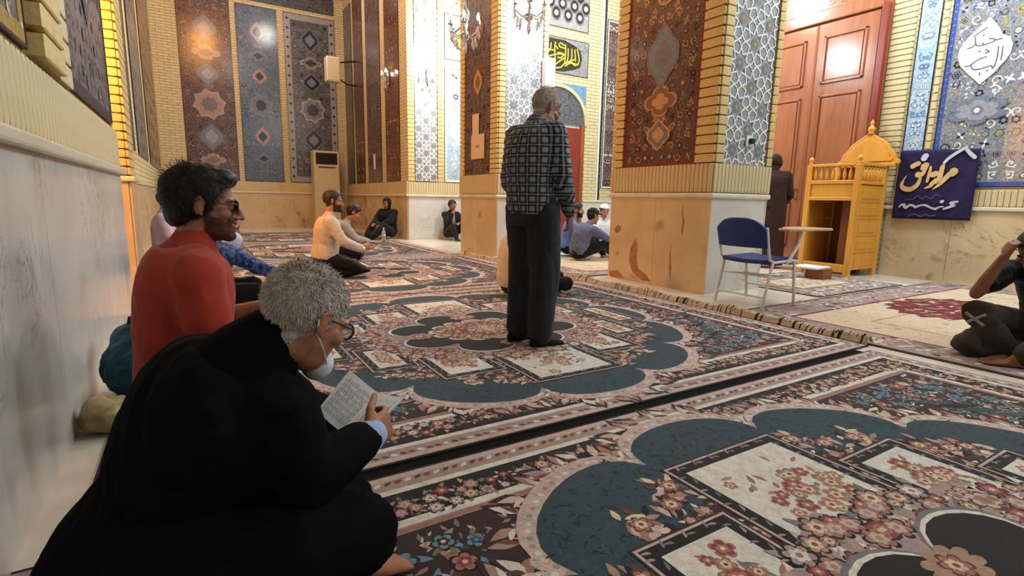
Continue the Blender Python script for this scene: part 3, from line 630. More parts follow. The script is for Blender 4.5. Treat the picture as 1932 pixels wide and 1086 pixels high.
d2 = struct('door_2', MB().box(XR - 0.06, XR - 0.001, 3.86, 5.62, 0, 4.6), 'door_wood')
MB().box(XR - 0.13, XR - 0.06, 3.86, 3.95, 0, 3.66).build('door_frame', 'door_red', d2, bevel=0.01)
MB().box(XR - 0.12, XR - 0.06, 3.95, 5.62, 3.62, 3.80).build('door_frame', 'door_wood', d2, bevel=0.015)
for y0, y1 in ((3.97, 4.80), (4.83, 5.60)):
    lf = MB().box(XR - 0.09, XR - 0.06, y0, y1, 0.02, 3.60).build('door_leaf', 'door_wood', d2, bevel=0.006)
    for z0, z1 in ((0.3, 1.0), (1.12, 2.58), (2.74, 3.42)):
        fr = MB(); a, b = y0 + 0.14, y1 - 0.10
        for (p, q, r_, s_) in ((a, a + 0.035, z0, z1), (b - 0.035, b, z0, z1), (a, b, z0, z0 + 0.035), (a, b, z1 - 0.035, z1)): fr.box(XR - 0.115, XR - 0.088, p, q, r_, s_)
        fr.build('panel_moulding', 'door_wood', lf, bevel=0.008)
        MB().box(XR - 0.102, XR - 0.088, a + 0.05, b - 0.05, z0 + 0.05, z1 - 0.05).build('door_panel', 'door_wood', lf, bevel=0.008)
MB().tube([(XR - 0.09, 4.815, 0.1), (XR - 0.09, 4.815, 3.58)], 0.018, 8).build('astragal', 'door_wood', d2)
hd = MB().tube([(XR - 0.09, 4.9, 1.05), (XR - 0.14, 4.9, 1.05), (XR - 0.14, 4.9, 1.2), (XR - 0.09, 4.9, 1.2)], 0.012, 8)
plain('brass', (176, 160, 110), 0.3, 0.5, 0.1, metal=1.0); hd.build('door_handle', 'brass', d2)
tr_ = Deco(0.004)
for i in range(8):
    for j in range(4): tr_.star(0.1 + i * 0.2, 0.1 + j * 0.19, 0.085, 8, 0.7, 'door_wood', 1, 0.2); tr_.circle(0.1 + i * 0.2, 0.1 + j * 0.19, 0.03, 'door_red', 2)
tr_.build('carved_transom', (XR - 0.062, 5.6, 3.82), (0, -1, 0), (0, 0, 1), (-1, 0, 0), d2)

# ============================================================ PILLARS
def pillar(x0, x1, y0, y1, zl, label, pitch, bw, girihL, panel_mat, deco, seed, warm='marble_warm', rz0=1.36):
    p = world_thing('pillar', ((x0 + x1) / 2, (y0 + y1) / 2, 0), label, 'pillar', 'tiled pillars between aisle and nave')
    i = 0.025
    MB().box(x0 + i, x1 - i, y0 + i, y1 - i, 0, H_C - 0.01).build('core', 'mortar', p)
    b0, b1 = x0 + i, y0 + i
    slabs_y(p, x0 + i, -1, y0, y1 - 0.01, 0, zl - 0.03, 0.75, warm)  # aisle-side slabs ochre, other faces pale: warm lamplight put into the colour
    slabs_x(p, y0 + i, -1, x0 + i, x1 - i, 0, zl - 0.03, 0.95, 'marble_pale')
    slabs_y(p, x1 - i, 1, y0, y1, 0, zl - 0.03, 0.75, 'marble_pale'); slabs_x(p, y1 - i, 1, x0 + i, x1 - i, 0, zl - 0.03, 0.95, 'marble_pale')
    MB().box(x0 - 0.025, x1 + 0.025, y0 - 0.025, y1 + 0.025, zl - 0.03, zl + 0.03).build('ledge', 'ledge_stone', p, bevel=0.02)
    za, zb = zl + 0.035, rz0
    soldiers_y(p, x0 + 0.005, -1, y0, y1, za, zb - 0.005); soldiers_x(p, y0 + 0.005, -1, x0, x1, za, zb - 0.005)
    ztop = zb + pitch * int((4.7 - zb) / pitch)
    courses_y(p, x0 + 0.01, -1, y0, y0 + bw, zb, ztop + 0.001, pitch); courses_y(p, x0 + 0.01, -1, y1 - bw * 0.8, y1, zb, ztop + 0.001, pitch)
    courses_x(p, y0 + 0.01, -1, x0 + 0.012, x0 + 0.012 + bw * 0.5, zb, ztop + 0.001, pitch); courses_x(p, y0 + 0.01, -1, x1 - bw * 0.4, x1, zb, ztop + 0.001, pitch)
    panel_y(p, x0 + 0.02, -1, y0 + bw + 0.015, y1 - bw * 0.8 - 0.015, zb, ztop, panel_mat, deco(y1 - y0 - bw * 1.8 - 0.03, ztop - zb), 'g_red', 0.014)
    gw = x1 - x0 - bw * 0.9 - 0.04
    panel_x(p, y0 + 0.02, -1, x0 + bw * 0.5 + 0.025, x0 + bw * 0.5 + 0.025 + gw, zb, ztop, 'g_greylight', girih(gw, ztop - zb, girihL), 'g_grey', 0.008)
    MB().box(x0 + 0.005, x1, y0 + 0.005, y1, ztop + 0.01, H_C - 0.02).build('upper_shaft', 'brick_wall_y', p)
    return p
def deco1(w_, h_):
    return arabesque(w_, h_, 0.105, ('g_dark', 'g_brown', 'g_tan', 'g_grey', 'g_tan', 'g_dark', 'g_pink'), [(0.34, 'ogee', 0.34, 0.36, ('g_tan', 'g_grey', 'g_tan')), (0.70, 'quad', 0.5, 0.34, ('g_pink', 'g_brown', 'g_tan')), (1.18, 'ogee', 0.46, 0.72, ('g_grey', 'g_steel', 'g_grey')), (1.9, 'quad', 0.5, 0.4, ('g_pink', 'g_brown', 'g_tan')), (2.5, 'ogee', 0.46, 0.7, ('g_grey', 'g_steel', 'g_grey'))], (0.035, 'g_red', 'g_dark'), 31, 0.013)
def deco2(w_, h_):
    return arabesque(w_, h_, 0.11, ('g_dark', 'g_grey', 'g_brown', 'g_grey', 'g_dark', 'g_steel'), [(0.5, 'quad', 0.34, 0.3, ('g_grey', 'g_brown', 'g_grey')), (1.5, 'ogee', 0.34, 0.5, ('g_brown', 'g_tan', 'g_brown')), (2.3, 'ogee', 0.36, 0.5, ('g_brown', 'g_red', 'g_tan'))], None, 32)
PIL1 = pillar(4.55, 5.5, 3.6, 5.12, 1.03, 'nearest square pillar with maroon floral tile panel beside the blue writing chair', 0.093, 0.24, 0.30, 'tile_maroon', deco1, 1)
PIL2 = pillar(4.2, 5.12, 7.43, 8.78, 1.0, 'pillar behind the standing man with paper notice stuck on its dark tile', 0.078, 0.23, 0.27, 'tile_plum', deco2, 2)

STAINS = [[(4.721, 0.393), (4.651, 0.522), (4.607, 0.46), (4.605, 0.271), (4.569, 0.162), (4.436, 0.103), (4.355, 0.031), (4.506, 0.028), (4.671, 0.111), (4.736, 0.238)], [(5.018, 0.624), (4.964, 0.666), (4.905, 0.64), (4.916, 0.591), (4.984, 0.557), (5.021, 0.585)], [(3.952, 0.984), (3.951, 0.834), (3.922, 0.751), (3.942, 0.598), (3.96, 0.648), (3.953, 0.767), (3.97, 0.85)], [(4.085, 0.519), (4.083, 0.397), (4.059, 0.224), (4.067, 0.063), (4.097, 0.219), (4.098, 0.36)], [(5.08, 0.069), (4.921, 0.099), (4.83, 0.032), (4.799, -0.013), (5.058, -0.03)], [(4.953, 0.334), (4.923, 0.317), (4.94, 0.276), (4.97, 0.292)]]
plain('marble_stain', (164, 112, 74), 0.25, 0.5, 0.3, 14)
for st in STAINS:
    d_ = Deco(0.0003); d_.add([(-u, v) for u, v in st], 'marble_stain', 1); d_.build('marble_stain', (4.5549 - 0.0006, 0, 0), (0, -1, 0), (0, 0, 1), (-1, 0, 0), PIL1)

# ============================================================ RUGS
HL, HW, RT = 2.12, 1.58, 0.009      # half length, half width, thickness
def lobe_ring(rx, ry, nl, rc, per=12, ph=0.0):
    """outline of nl round lobes: cusps on radius rc, peaks on radius 1 (scaled rx, ry)"""
    pts = []
    for k in range(nl):
        a0 = ph + 2 * PI * (k - 0.5) / nl; a1 = ph + 2 * PI * (k + 0.5) / nl
        A = np.array([rc * math.cos(a0), rc * math.sin(a0)]); B = np.array([rc * math.cos(a1), rc * math.sin(a1)]); mid = (A + B) / 2
        h = 1.0 - np.linalg.norm(mid); cdir = mid / np.linalg.norm(mid); half = (B - A) / 2
        for i in range(per):
            t = PI * i / per; q = mid - half * math.cos(t) * 1.0 + cdir * h * math.sin(t) ** 0.8; pts.append((q[0] * rx, q[1] * ry))
    return pts
def inpoly(p, poly):
    x, y = p; c = False; j = len(poly) - 1
    for i in range(len(poly)):
        if (poly[i][1] > y) != (poly[j][1] > y) and x < (poly[j][0] - poly[i][0]) * (y - poly[i][1]) / (poly[j][1] - poly[i][1]) + poly[i][0]: c = not c
        j = i
    return c
def mir(fn):
    for sx in (1, -1):
        for sy in (1, -1): fn(sx, sy)
def rug_design():
    d = Deco(0.00013); r = random.Random(5)
    FL = [('w_black', 'w_rose', 'w_pink', 'w_tan'), ('w_dark', 'w_red', 'w_rose', 'w_cream'), ('w_dark', 'w_tan', 'w_cream', 'w_red'), ('w_black', 'w_mauve', 'w_white', 'w_rose'), ('w_brown', 'w_pink', 'w_rose', 'w_olive')]
    LF = ['w_tan', 'w_olive', 'w_grey', 'w_pink', 'w_mauve', 'w_brown', 'w_white']
    def bloom(x, y, rad, lay, sx, sy, fl, a, n=5, leaves=4, lf=None):
        for k in range(leaves):
            q = a + k * 2 * PI / leaves + 0.4
            d.leaf(x * sx + rad * 0.5 * math.cos(q) * sx, y * sy + rad * 0.5 * math.sin(q) * sy, math.atan2(math.sin(q) * sy, math.cos(q) * sx), rad * 1.15, rad * 0.55, (lf or LF)[k % len(lf or LF)], lay, 0.25 * sx * sy)
        d.flower(x * sx, y * sy, rad, n, fl, lay + 1, math.atan2(math.sin(a) * sy, math.cos(a) * sx))
    def scatter(test, x0, x1, y0, y1, pitch, lay, rr, LFs=None, FLs=None, jit=0.3):
        ny = int((y1 - y0) / pitch); nx = int((x1 - x0) / pitch)
        for j in range(ny + 1):
            for i in range(nx + 1):
                x = x0 + (i + 0.5 * (j % 2)) * pitch + r.uniform(-jit, jit) * pitch; y = y0 + j * pitch + r.uniform(-jit, jit) * pitch
                if x < 0 or y < 0 or not test(x, y): continue
                rad = r.uniform(*rr); fl = r.choice(FLs or FL); a = r.uniform(0, 6); n = r.choice((5, 6)); lf = r.sample(LFs or LF, 4); lv = r.choice((3, 4))
                mir(lambda sx, sy: bloom(x, y, rad, lay, sx, sy, fl, a, n, lv, lf))
    d.rect(-HL, HL, -HW, HW, 'w_mauve', 0)
    # outer guard stripes and borders
    def frame(o, w_, mat, lay):
        a, b = HL - o, HW - o
        for (x0, x1, y0, y1) in ((-a, a, b - w_, b), (-a, a, -b, -b + w_), (-a, -a + w_, -b + w_, b - w_), (a - w_, a, -b + w_, b - w_)): d.rect(x0, x1, y0, y1, mat, lay)
    frame(0, 0.03, 'w_pink', 1)
    for i in range(int(2 * HL / 0.035)):       # beading of the guard stripe
        x = -HL + 0.02 + i * 0.035
        for s in (1, -1): d.leaf(x, s * (HW - 0.055), 0.6 * s, 0.034, 0.02, ('w_red', 'w_white', 'w_brown')[i % 3], 2)
    for i in range(int(2 * HW / 0.035)):
        y = -HW + 0.02 + i * 0.035
        for s in (1, -1): d.leaf(s * (HL - 0.055), y, 0.9, 0.034, 0.02, ('w_red', 'w_white', 'w_brown')[i % 3], 2)
    frame(0.088, 0.028, 'w_white', 2)
    frame(0.116, 0.145, 'w_black', 2)
    scatter(lambda x, y: True, 0.03, HL - 0.15, HW - 0.235, HW - 0.145, 0.058, 4, (0.02, 0.036))
    scatter(lambda x, y: True, HL - 0.235, HL - 0.145, 0.03, HW - 0.26, 0.058, 4, (0.02, 0.036))
    frame(0.261, 0.034, 'w_white', 3)
    frame(0.300, 0.02, 'w_rose', 3)
    # field
    fx, fy = HL - 0.325, HW - 0.325
    d.rect(-fx, fx, -fy, fy, 'w_dark', 2)
    ring_o = lobe_ring(1.44, 1.42, 12, 0.875); ring_edge = [(x * 1.045, y * 1.045) for x, y in ring_o]; ring_leaf = [(x * 1.12, y * 1.12) for x, y in ring_o]
    BL = [('w_dark', 'w_blue', 'w_slate', 'w_blue'), ('w_black', 'w_rose', 'w_red', 'w_cream'), ('w_dark', 'w_blue', 'w_dark', 'w_cream')]
    scatter(lambda x, y: x < fx - .05 and y < fy - .05 and not inpoly((x, y), ring_leaf), 0.9, fx, 0.05, fy, 0.10, 4, (0.034, 0.056), ['w_olive', 'w_blue', 'w_slate', 'w_brown', 'w_mauve'], BL + FL[:2])
    for k in range(1100):
        x = r.uniform(0.3, fx - .03); y = r.uniform(0.05, fy - .03)
        if inpoly((x, y), ring_o): continue
        a = r.uniform(0, 6.3); ll = r.uniform(.02, .05); mm = r.choice(('w_pink', 'w_tan', 'w_mauve', 'w_cream', 'w_rose', 'w_grey', 'w_white')); be = r.uniform(-.5, .5)
        mir(lambda sx, sy: d.leaf(x * sx, y * sy, math.atan2(math.sin(a) * sy, math.cos(a) * sx), ll, ll * .4, mm, 3, be * sx * sy))
    # dark feathered corner sprays
    def spray(sx, sy):
        for k in range(9):
            x = 1.28 + k * 0.05; y = 1.02 - k * 0.085
            d.leaf(x * sx, y * sy, math.atan2(-0.5 * sy, 0.9 * sx), 0.22, 0.055, ('w_slate', 'w_black', 'w_teal')[k % 3], 9 + k % 2)
    mir(spray)
    # acanthus frill round the medallion, over the border
    n = len(ring_o)
    for i in range(n):
        x, y = ring_edge[i]; a = math.atan2(ring_edge[(i + 1) % n][1] - ring_edge[i - 1][1], ring_edge[(i + 1) % n][0] - ring_edge[i - 1][0])
        if abs(x * 1.08) < HL and abs(y) < HW - 0.06:
            d.leaf(x * 1.01, y * 1.01, a - 1.15 if i % 2 else a - 1.9, 0.105, 0.05, 'w_dark', 10, 0.25)
            d.leaf(x, y, a - 1.15 if i % 2 else a - 1.9, 0.09, 0.04, ('w_pink', 'w_white', 'w_tan', 'w_mauve', 'w_rose')[i % 5], 11 + i % 2, 0.25)
            d.leaf(x, y, a - 0.6 if i % 2 else a - 2.3, 0.06, 0.022, ('w_cream', 'w_brown', 'w_white', 'w_red', 'w_pink')[i % 5], 13, 0.4)
    d.add([p for p in ring_edge], 'w_pink', 14)
    for i in range(n):
        for t in (0.0, 0.5):
            x = ring_o[i][0] * (1 - t) + ring_o[(i + 1) % n][0] * t; y = ring_o[i][1] * (1 - t) + ring_o[(i + 1) % n][1] * t
            d.circle(x * 1.018, y * 1.018, 0.011, 'w_white' if (i + int(2 * t)) % 2 else 'w_mauve', 15, 6)
    d.add(ring_o, 'w_teal', 16)
    # teal damask tone
    for k in range(2600):
        a = r.uniform(0, 2 * PI); q = r.uniform(0.9, 1.38); x, y = q * math.cos(a) * 1.05, q * math.sin(a)
        if inpoly((x, y), ring_o): d.leaf(x, y, r.uniform(0, 6), r.uniform(.02, .045), 0.011, 'w_deep' if k % 3 else 'w_slate', 17, r.uniform(-.5, .5))
    # inner floral disc in stair-step
    steps = [(-0.31, 0.31, 1.15), (0.31, 0.72, 0.89), (0.72, 1.03, 0.61), (1.03, 1.30, 0.30)]
    inner = lobe_ring(1.22, 1.12, 24, 0.93, 6)
    core = [(0.31, 1.02), (0.5, 1.0), (0.72, 0.8), (0.86, 0.74), (1.03, 0.52), (1.15, 0.42)]
    d.lobed(0, 0, 1.14, 1.0, 36, 0.06, 'w_dark', 18, 6)
    scatter(lambda x, y: (x / 1.13) ** 2 + (y / .99) ** 2 < 1 and (x / .62) ** 2 + (y / .5) ** 2 > 1, 0, 1.15, 0, 1.0, 0.075, 19, (.026, .044))
    for (x, y) in ((0.44, 0.98), (0.60, 0.95), (0.84, 0.71), (0.92, 0.68), (1.14, 0.38), (0.36, 1.06), (0.76, 0.78), (1.08, 0.46)):
        def clump(sx, sy, x=x, y=y):
            rr = random.Random(int(x * 100))
            for k in range(22):
                ja, jr = rr.uniform(0, 6.3), rr.uniform(0, .07)
                d.leaf((x + jr * math.cos(ja)) * sx, (y + jr * math.sin(ja)) * sy, rr.uniform(0, 6.3), rr.uniform(.04, .075), .026, rr.choice(('w_tan', 'w_rose', 'w_pink', 'w_brown', 'w_cream', 'w_black')), 23 + k % 3)
            d.flower(x * sx, y * sy, 0.04, 6, ('w_brown', 'w_rose', 'w_cream', 'w_red'), 26)
        mir(clump)
    def sq(x0, x1, y0, y1, lay):
        for o, m_ in ((0, 'w_dark'), (0.008, 'w_pink'), (0.018, 'w_black'), (0.062, 'w_white')): d.rect(x0 + o, x1 - o, y0 + o, y1 - o, m_, lay + (o > 0) + (o > .01) + (o > .05))
        # ornate black frame
        L = [(x0 + .04, y) for y in np.arange(y0 + .05, y1 - .04, .045)] + [(x1 - .04, y) for y in np.arange(y0 + .05, y1 - .04, .045)] + [(x, y0 + .04) for x in np.arange(x0 + .05, x1 - .04, .045)] + [(x, y1 - .04) for x in np.arange(x0 + .05, x1 - .04, .045)]
        for k, (x, y) in enumerate(L): d.leaf(x, y, 0.7 + (k % 2) * 1.7, 0.034, 0.013, 'w_grey' if k % 3 else 'w_mauve', lay + 4, 0.5)
        rr = random.Random(int(abs(x0) * 77 + abs(y1) * 13)); cx, cy, w2, h2 = (x0 + x1) / 2, (y0 + y1) / 2, (x1 - x0) / 2 - .1, (y1 - y0) / 2 - .1
        for k in range(64):
            x = cx + rr.gauss(0, .45) * w2; y = cy + rr.gauss(0, .42) * h2
            if abs(x - cx) > w2 or abs(y - cy) > h2: continue
            if k % 3 == 0: d.flower(x, y, rr.uniform(.024, .045), 5, rr.choice((('w_rose', 'w_red', 'w_rose', 'w_cream'), ('w_tan', 'w_rose', 'w_cream', 'w_red'), ('w_olive', 'w_tan', 'w_cream', 'w_brown'))), lay + 5, rr.uniform(0, 6))
            else: d.leaf(x, y, rr.uniform(0, 6.3), rr.uniform(.03, .07), .02, rr.choice(('w_olive', 'w_tan', 'w_grey', 'w_rose', 'w_cream')), lay + 4)
    lay = 30
    for x0, x1, y0, y1 in ((1.03, 1.29, -0.30, 0.30),): sq(x0, x1, y0, y1, lay); sq(-x1, -x0, y0, y1, lay)
    for (x0, x1, y0, y1) in ((0.735, 1.02, 0.12, 0.60), (0.325, 0.72, 0.36, 0.88)):
        mir(lambda sx, sy: sq(min(x0 * sx, x1 * sx), max(x0 * sx, x1 * sx), min(y0 * sy, y1 * sy), max(y0 * sy, y1 * sy), lay))
    for s in (1, -1): sq(-0.31, 0.31, min(s * 0.52, s * 1.15), max(s * 0.52, s * 1.15), lay)
    # central floral wreath, black lobes, heart
    d.lobed(0, 0, 0.92, 0.72, 16, 0.16, 'w_mauve', 42, 6)
    scatter(lambda x, y: (x / .90) ** 2 + (y / .70) ** 2 < 1 and (x / .66) ** 2 + (y / .5) ** 2 > 1, 0.0, 0.92, 0.0, 0.72, 0.07, 43, (0.024, 0.06), ['w_white', 'w_grey', 'w_pink', 'w_white', 'w_mauve'], FL)
    rb = lobe_ring(0.70, 0.56, 8, 0.72, 10, PI / 8)
    d.add([(x * 1.06, y * 1.06) for x, y in rb], 'w_grey', 49); d.add([(x * 1.03, y * 1.03) for x, y in rb], 'w_white', 50); d.add(rb, 'w_black', 51)
    for k in range(8):
        a = 2 * PI * k / 8; x, y = 0.52 * math.cos(a), 0.40 * math.sin(a)
        if k % 2 == 0: d.lobed(x, y, 0.11, 0.075, 9, 0.25, 'w_tan', 52, 5); d.flower(x, y, 0.05, 6, ('w_brown', 'w_rose', 'w_cream', 'w_red'), 53)
    d.lobed(0, 0, 0.44, 0.30, 14, 0.14, 'w_white', 54, 6); d.lobed(0, 0, 0.42, 0.28, 14, 0.14, 'w_tan', 55, 6)
    scatter(lambda x, y: (x / .38) ** 2 + (y / .25) ** 2 < 1, 0, .4, 0, .27, 0.06, 56, (.022, .05), ['w_rose', 'w_cream', 'w_brown', 'w_pink'], FL[1:3])
    return d
RUG_D = rug_design()
rug_me = RUG_D.mesh('rug_pile', (0, 0, RT), (1, 0, 0), (0, 1, 0), (0, 0, 1))
def rug_slab(hl, hw, mat): 
    mb = MB().box(-hl, hl, -hw, hw, 0.001, RT - 0.0003); me = mb.mesh('rug_backing'); me.materials.append(M(mat)); return me
slab_me = rug_slab(HL + 0.012, HW + 0.012, 'w_black')
def fringe_mesh(hw, seed, n=300):
    """wavy tassels along one rug end, standing up a little"""
    r = random.Random(seed); mb = MB()
    for i in range(n):
        y = -hw + 2 * hw * (i + r.uniform(.2, .8)) / n; k = 0.035 + 0.035 * (0.5 + 0.5 * math.sin(y * 9 + seed) * math.sin(y * 3.7)); lean = r.uniform(-.02, .02); w_ = r.uniform(.005, .009)
        P = [(0, y, 0.006), (0.018, y + lean * .3, k * 0.8 + .006), (0.05, y + lean * .7, k + 0.004), (0.082, y + lean, 0.012)]
        vs = []; 
        for j, p in enumerate(P): q = w_ * (1 - 0.15 * j); vs += [(p[0], p[1] - q, p[2]), (p[0], p[1] + q, p[2]), (p[0], p[1], p[2] + 0.006)]
        fs = []
        for j in range(3):
            b = 3 * j
            for u, v in ((0, 1), (1, 2), (2, 0)): fs.append((b + u, b + v, b + 3 + v, b + 3 + u))
        mb.add(vs, fs, 1 if r.random() < 0.16 else 0)
    return mb.mesh('fringe')
def rug(cx, cy, label, fringe=None, z=0.0, rz=0.0):
    t = thing('carpet', (cx, cy, z), label, 'carpet', 'patterned carpets of the aisle', rz)
    link('backing', slab_me, (), t)
    o = link('pile', rug_me, (), t)
    if fringe is not None:
        me = fringe_mesh(HW, fringe); f = link('fringe', me, ('fringe', 'fringe_dark'), t, (HL + 0.005, 0, 0.006)); f['kind'] = 'stuff'
    return t
rug(1.67, 0.05, 'nearest patterned carpet with big teal scalloped ring, at the bottom right of the picture')
rug(1.79, 3.30, 'carpet with teal scalloped ring under the standing man, fringed end beside the near pillar', 3)
rug(1.80, 6.50, 'carpet under the kneeling man in pale shirt, beside the far pillar', 4)
rug(1.75, 9.72, 'distant carpet behind the kneeling man, before the hooded figure')
rug(1.78, 12.94, 'distant carpet near the back wall, left of the hooded figure')
rug(1.78, 16.13 - 0.98, 'furthest carpet strip at the foot of the back wall') if False else None
link_ = struct('floor_underlay', MB().box(-0.2, 3.74, -1.9, 14.8, 0.0002, 0.0009), 'underlay')
# pale carpets of the nave
def pale_rug(cx, cy, hl, hw, label, medal, seed):
    t = thing('carpet', (cx, cy, 0), label, 'carpet', 'pale carpets of the nave')
    MB().box(-hl, hl, -hw, hw, 0.001, RT - .0003).build('backing', 'w_brown', t)
    d = Deco(0.0003); r = random.Random(seed); d.rect(-hl, hl, -hw, hw, 'w_cream', 0)
    def frame(o, w_, mat, lay):
        a, b = hl - o, hw - o
        for (x0, x1, y0, y1) in ((-a, a, b - w_, b), (-a, a, -b, -b + w_), (-a, -a + w_, -b + w_, b - w_), (a - w_, a, -b + w_, b - w_)): d.rect(x0, x1, y0, y1, mat, lay)
    frame(0.0, 0.03, 'w_dark', 1); frame(0.03, 0.34, 'w_mauve', 1); frame(0.37, 0.028, 'w_wine', 2); frame(0.80, 0.016, 'w_tan', 2)
    for k in range(900):
        o = r.uniform(0.06, 0.34); s = r.random() * (4 * hl + 4 * hw); e = r.choice((1, -1))
        if s < 4 * hl: x, y = s / 2 - hl if s < 4 * hl else 0, e * (hw - o)
        else: x, y = e * (hl - o), (s - 4 * hl) / 2 - hw
        if abs(x) > hl - .05 or abs(y) > hw - .05: continue
        d.leaf(x, y, r.uniform(0, 6.3), r.uniform(.06, .12), r.uniform(.025, .045), r.choice(('w_cream', 'w_tan', 'w_brown', 'w_pink', 'w_grey', 'w_white')), 3 + k % 3)
    mx, my, mrx, mry = medal
    if mrx:
        d.star(mx, my, mrx, 16, 0.86, 'w_wine', 3, 0.1, mry / mrx)
        for k in range(260):
            a = r.uniform(0, 6.3); q = r.random() ** .5 * .9; d.leaf(mx + mrx * q * math.cos(a), my + mry * q * math.sin(a), r.uniform(0, 6.3), r.uniform(.05, .11), .03, r.choice(('w_cream', 'w_red', 'w_rose', 'w_red', 'w_dark')), 4 + k % 2)
    for k in range(120):
        x = r.uniform(-hl + .5, hl - .5); y = r.uniform(-hw + .5, hw - .5)
        d.leaf(x, y, r.uniform(0, 6.3), .08, .03, r.choice(('w_tan', 'w_pink')), 2)
    d.build('pile', (0, 0, RT), (1, 0, 0), (0, 1, 0), (0, 0, 1), t)
    return t
pale_rug(6.06, 1.06, 2.1, 1.83, 'cream carpet with dark red medallion in front of the navy banner', (0.05, 0.95, 0.75, 0.48), 1)
pale_rug(6.15, 6.25, 2.0, 1.1, 'plain cream carpet in the nave beyond the near pillar', (0, 0, 0, 0), 2)
t_ = pale_rug(6.48, 3.62, 0.92, 0.68, 'narrow cream carpet laid between near pillar and wooden pulpit', (0, 0, 0, 0), 3)

# ============================================================ FURNITURE AND FITTINGS
plain('metal_white', (214, 214, 208), 0.35, 0.5, 0.05)
plain('seat_blue', (34, 60, 122), 0.6, 0.3, 0.15, bump=0.15, bscale=200)
plain('tablet', (196, 168, 130), 0.45, 0.4, 0.08)
plain('black_plastic', (22, 22, 24), 0.4, 0.4, 0.1)
plain('rubber', (40, 40, 40), 0.8, 0.2)
plain('ac_white', (206, 196, 168), 0.45, 0.4, 0.04)
plain('ac_dark', (36, 36, 38), 0.5, 0.3)
plain('paper', (214, 190, 160), 0.8, 0.2, 0.05)
plain('paper_white', (222, 222, 218), 0.75, 0.2, 0.03)
plain('ink', (150, 153, 158), 0.8, 0.1)
plain('chrome', (200, 200, 204), 0.12, 0.5, 0.03, metal=1.0)
t_ = NT('crystal'); t_.set((0.95, 0.96, 1, 1), 0.05, 0.6, trans=0.5)
t_ = NT('bulb'); t_.set((1, 1, 1, 1), 0.4, emit=(1, 0.95, 0.85, 1), es=14.0)
t_ = NT('bottle_plastic'); t_.set((0.9, 0.95, 1, 1), 0.1, 0.5, trans=0.75)
fabric('banner_cloth', (38, 30, 66), 0.75, 0.2)
plain('banner_gold', (206, 172, 116), 0.5, 0.3, 0.2, 12)
plain('banner_white', (196, 190, 206), 0.6, 0.3, 0.1)
plain('banner_faint', (96, 82, 110), 0.7, 0.2)
fabric('bag_teal', (18, 62, 74), 0.6, 0.3, 120, 0.4)
fabric('bag_dark', (20, 24, 30), 0.7, 0.3, 120, 0.4)
fabric('bag_beige', (150, 136, 96), 0.6, 0.3, 120, 0.4)

# ---- pulpit (wooden speaker's seat)
pu = world_thing('pulpit', (7.86, 3.95, 0), 'honey-coloured wooden pulpit with spindle rail and domed back by the big door', 'pulpit')
X0, X1, Y0, Y1 = 7.42, 8.16, 3.60, 4.30
for (x, y) in ((X0, Y0), (X0, Y1 - 0.07), (X1 - 0.07, Y0), (X1 - 0.07, Y1 - 0.07)):
    MB().box(x, x + 0.07, y, y + 0.07, 0, 1.50).build('post', 'pine', pu, bevel=0.008)
for (y) in (Y0 + 0.012, Y1 - 0.05):
    for k in range(5):                     # fielded side panels
        z0 = 0.10 + k * 0.225
        MB().box(X0 + 0.07, X1 - 0.07, y, y + 0.03, z0, z0 + 0.222).build('side_panel', 'pine', pu, bevel=0.005)
        if y < 3.8: MB().box(X0 + 0.14, X1 - 0.14, y - 0.008, y + 0.002, z0 + 0.05, z0 + 0.17).build('raised_field', 'pine', pu, bevel=0.006)
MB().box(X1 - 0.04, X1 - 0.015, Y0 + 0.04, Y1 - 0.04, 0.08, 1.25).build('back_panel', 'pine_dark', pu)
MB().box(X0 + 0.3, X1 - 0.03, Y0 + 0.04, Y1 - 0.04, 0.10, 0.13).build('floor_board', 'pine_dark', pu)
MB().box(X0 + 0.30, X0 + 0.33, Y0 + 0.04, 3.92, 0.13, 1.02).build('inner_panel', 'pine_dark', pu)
MB().box(X0 + 0.01, X0 + 0.06, Y0 + 0.06, Y1 - 0.06, 0.06, 0.17).build('bottom_rail', 'pine', pu, bevel=0.006)
MB().box(X0 + 0.005, X0 + 0.06, Y0 + 0.06, Y1 - 0.06, 1.02, 1.07).build('rail', 'pine', pu, bevel=0.006)
MB().box(X0 + 0.02, X0 + 0.05, Y0 + 0.07, Y1 - 0.07, 1.07, 1.24).build('front_board', 'pine', pu, bevel=0.006)
MB().box(X0 + 0.005, X0 + 0.06, Y0 + 0.06, Y1 - 0.06, 1.24, 1.29).build('rail', 'pine', pu, bevel=0.006)
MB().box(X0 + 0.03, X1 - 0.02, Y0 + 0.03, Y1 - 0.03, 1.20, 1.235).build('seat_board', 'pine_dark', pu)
MB().box(X0, X0 + 0.06, Y0 + 0.06, Y1 - 0.06, 1.47, 1.51).build('rail', 'pine', pu, bevel=0.008)
SPIN = [(0.010, 0), (0.014, 0.01), (0.022, 0.04), (0.024, 0.08), (0.014, 0.13), (0.010, 0.15), (0.013, 0.18)]
for k in range(7): MB().lathe(SPIN, (X0 + 0.03, Y0 + 0.13 + k * 0.075, 1.29), 10).build('spindle', 'pine', pu, True)
for k in range(6): MB().lathe([(r * 1.5, z * 1.1) for r, z in SPIN], (X0 + 0.14 + k * 0.092, Y0 + 0.03, 1.275), 10).build('spindle', 'pine', pu, True)
MB().box(X0 + 0.07, X1 - 0.06, Y0 + 0.0, Y0 + 0.06, 1.475, 1.52).build('rail', 'pine', pu, bevel=0.008)
MB().box(X0 + 0.07, X1 - 0.06, Y0 + 0.0, Y0 + 0.06, 1.235, 1.275).build('rail', 'pine', pu, bevel=0.008)
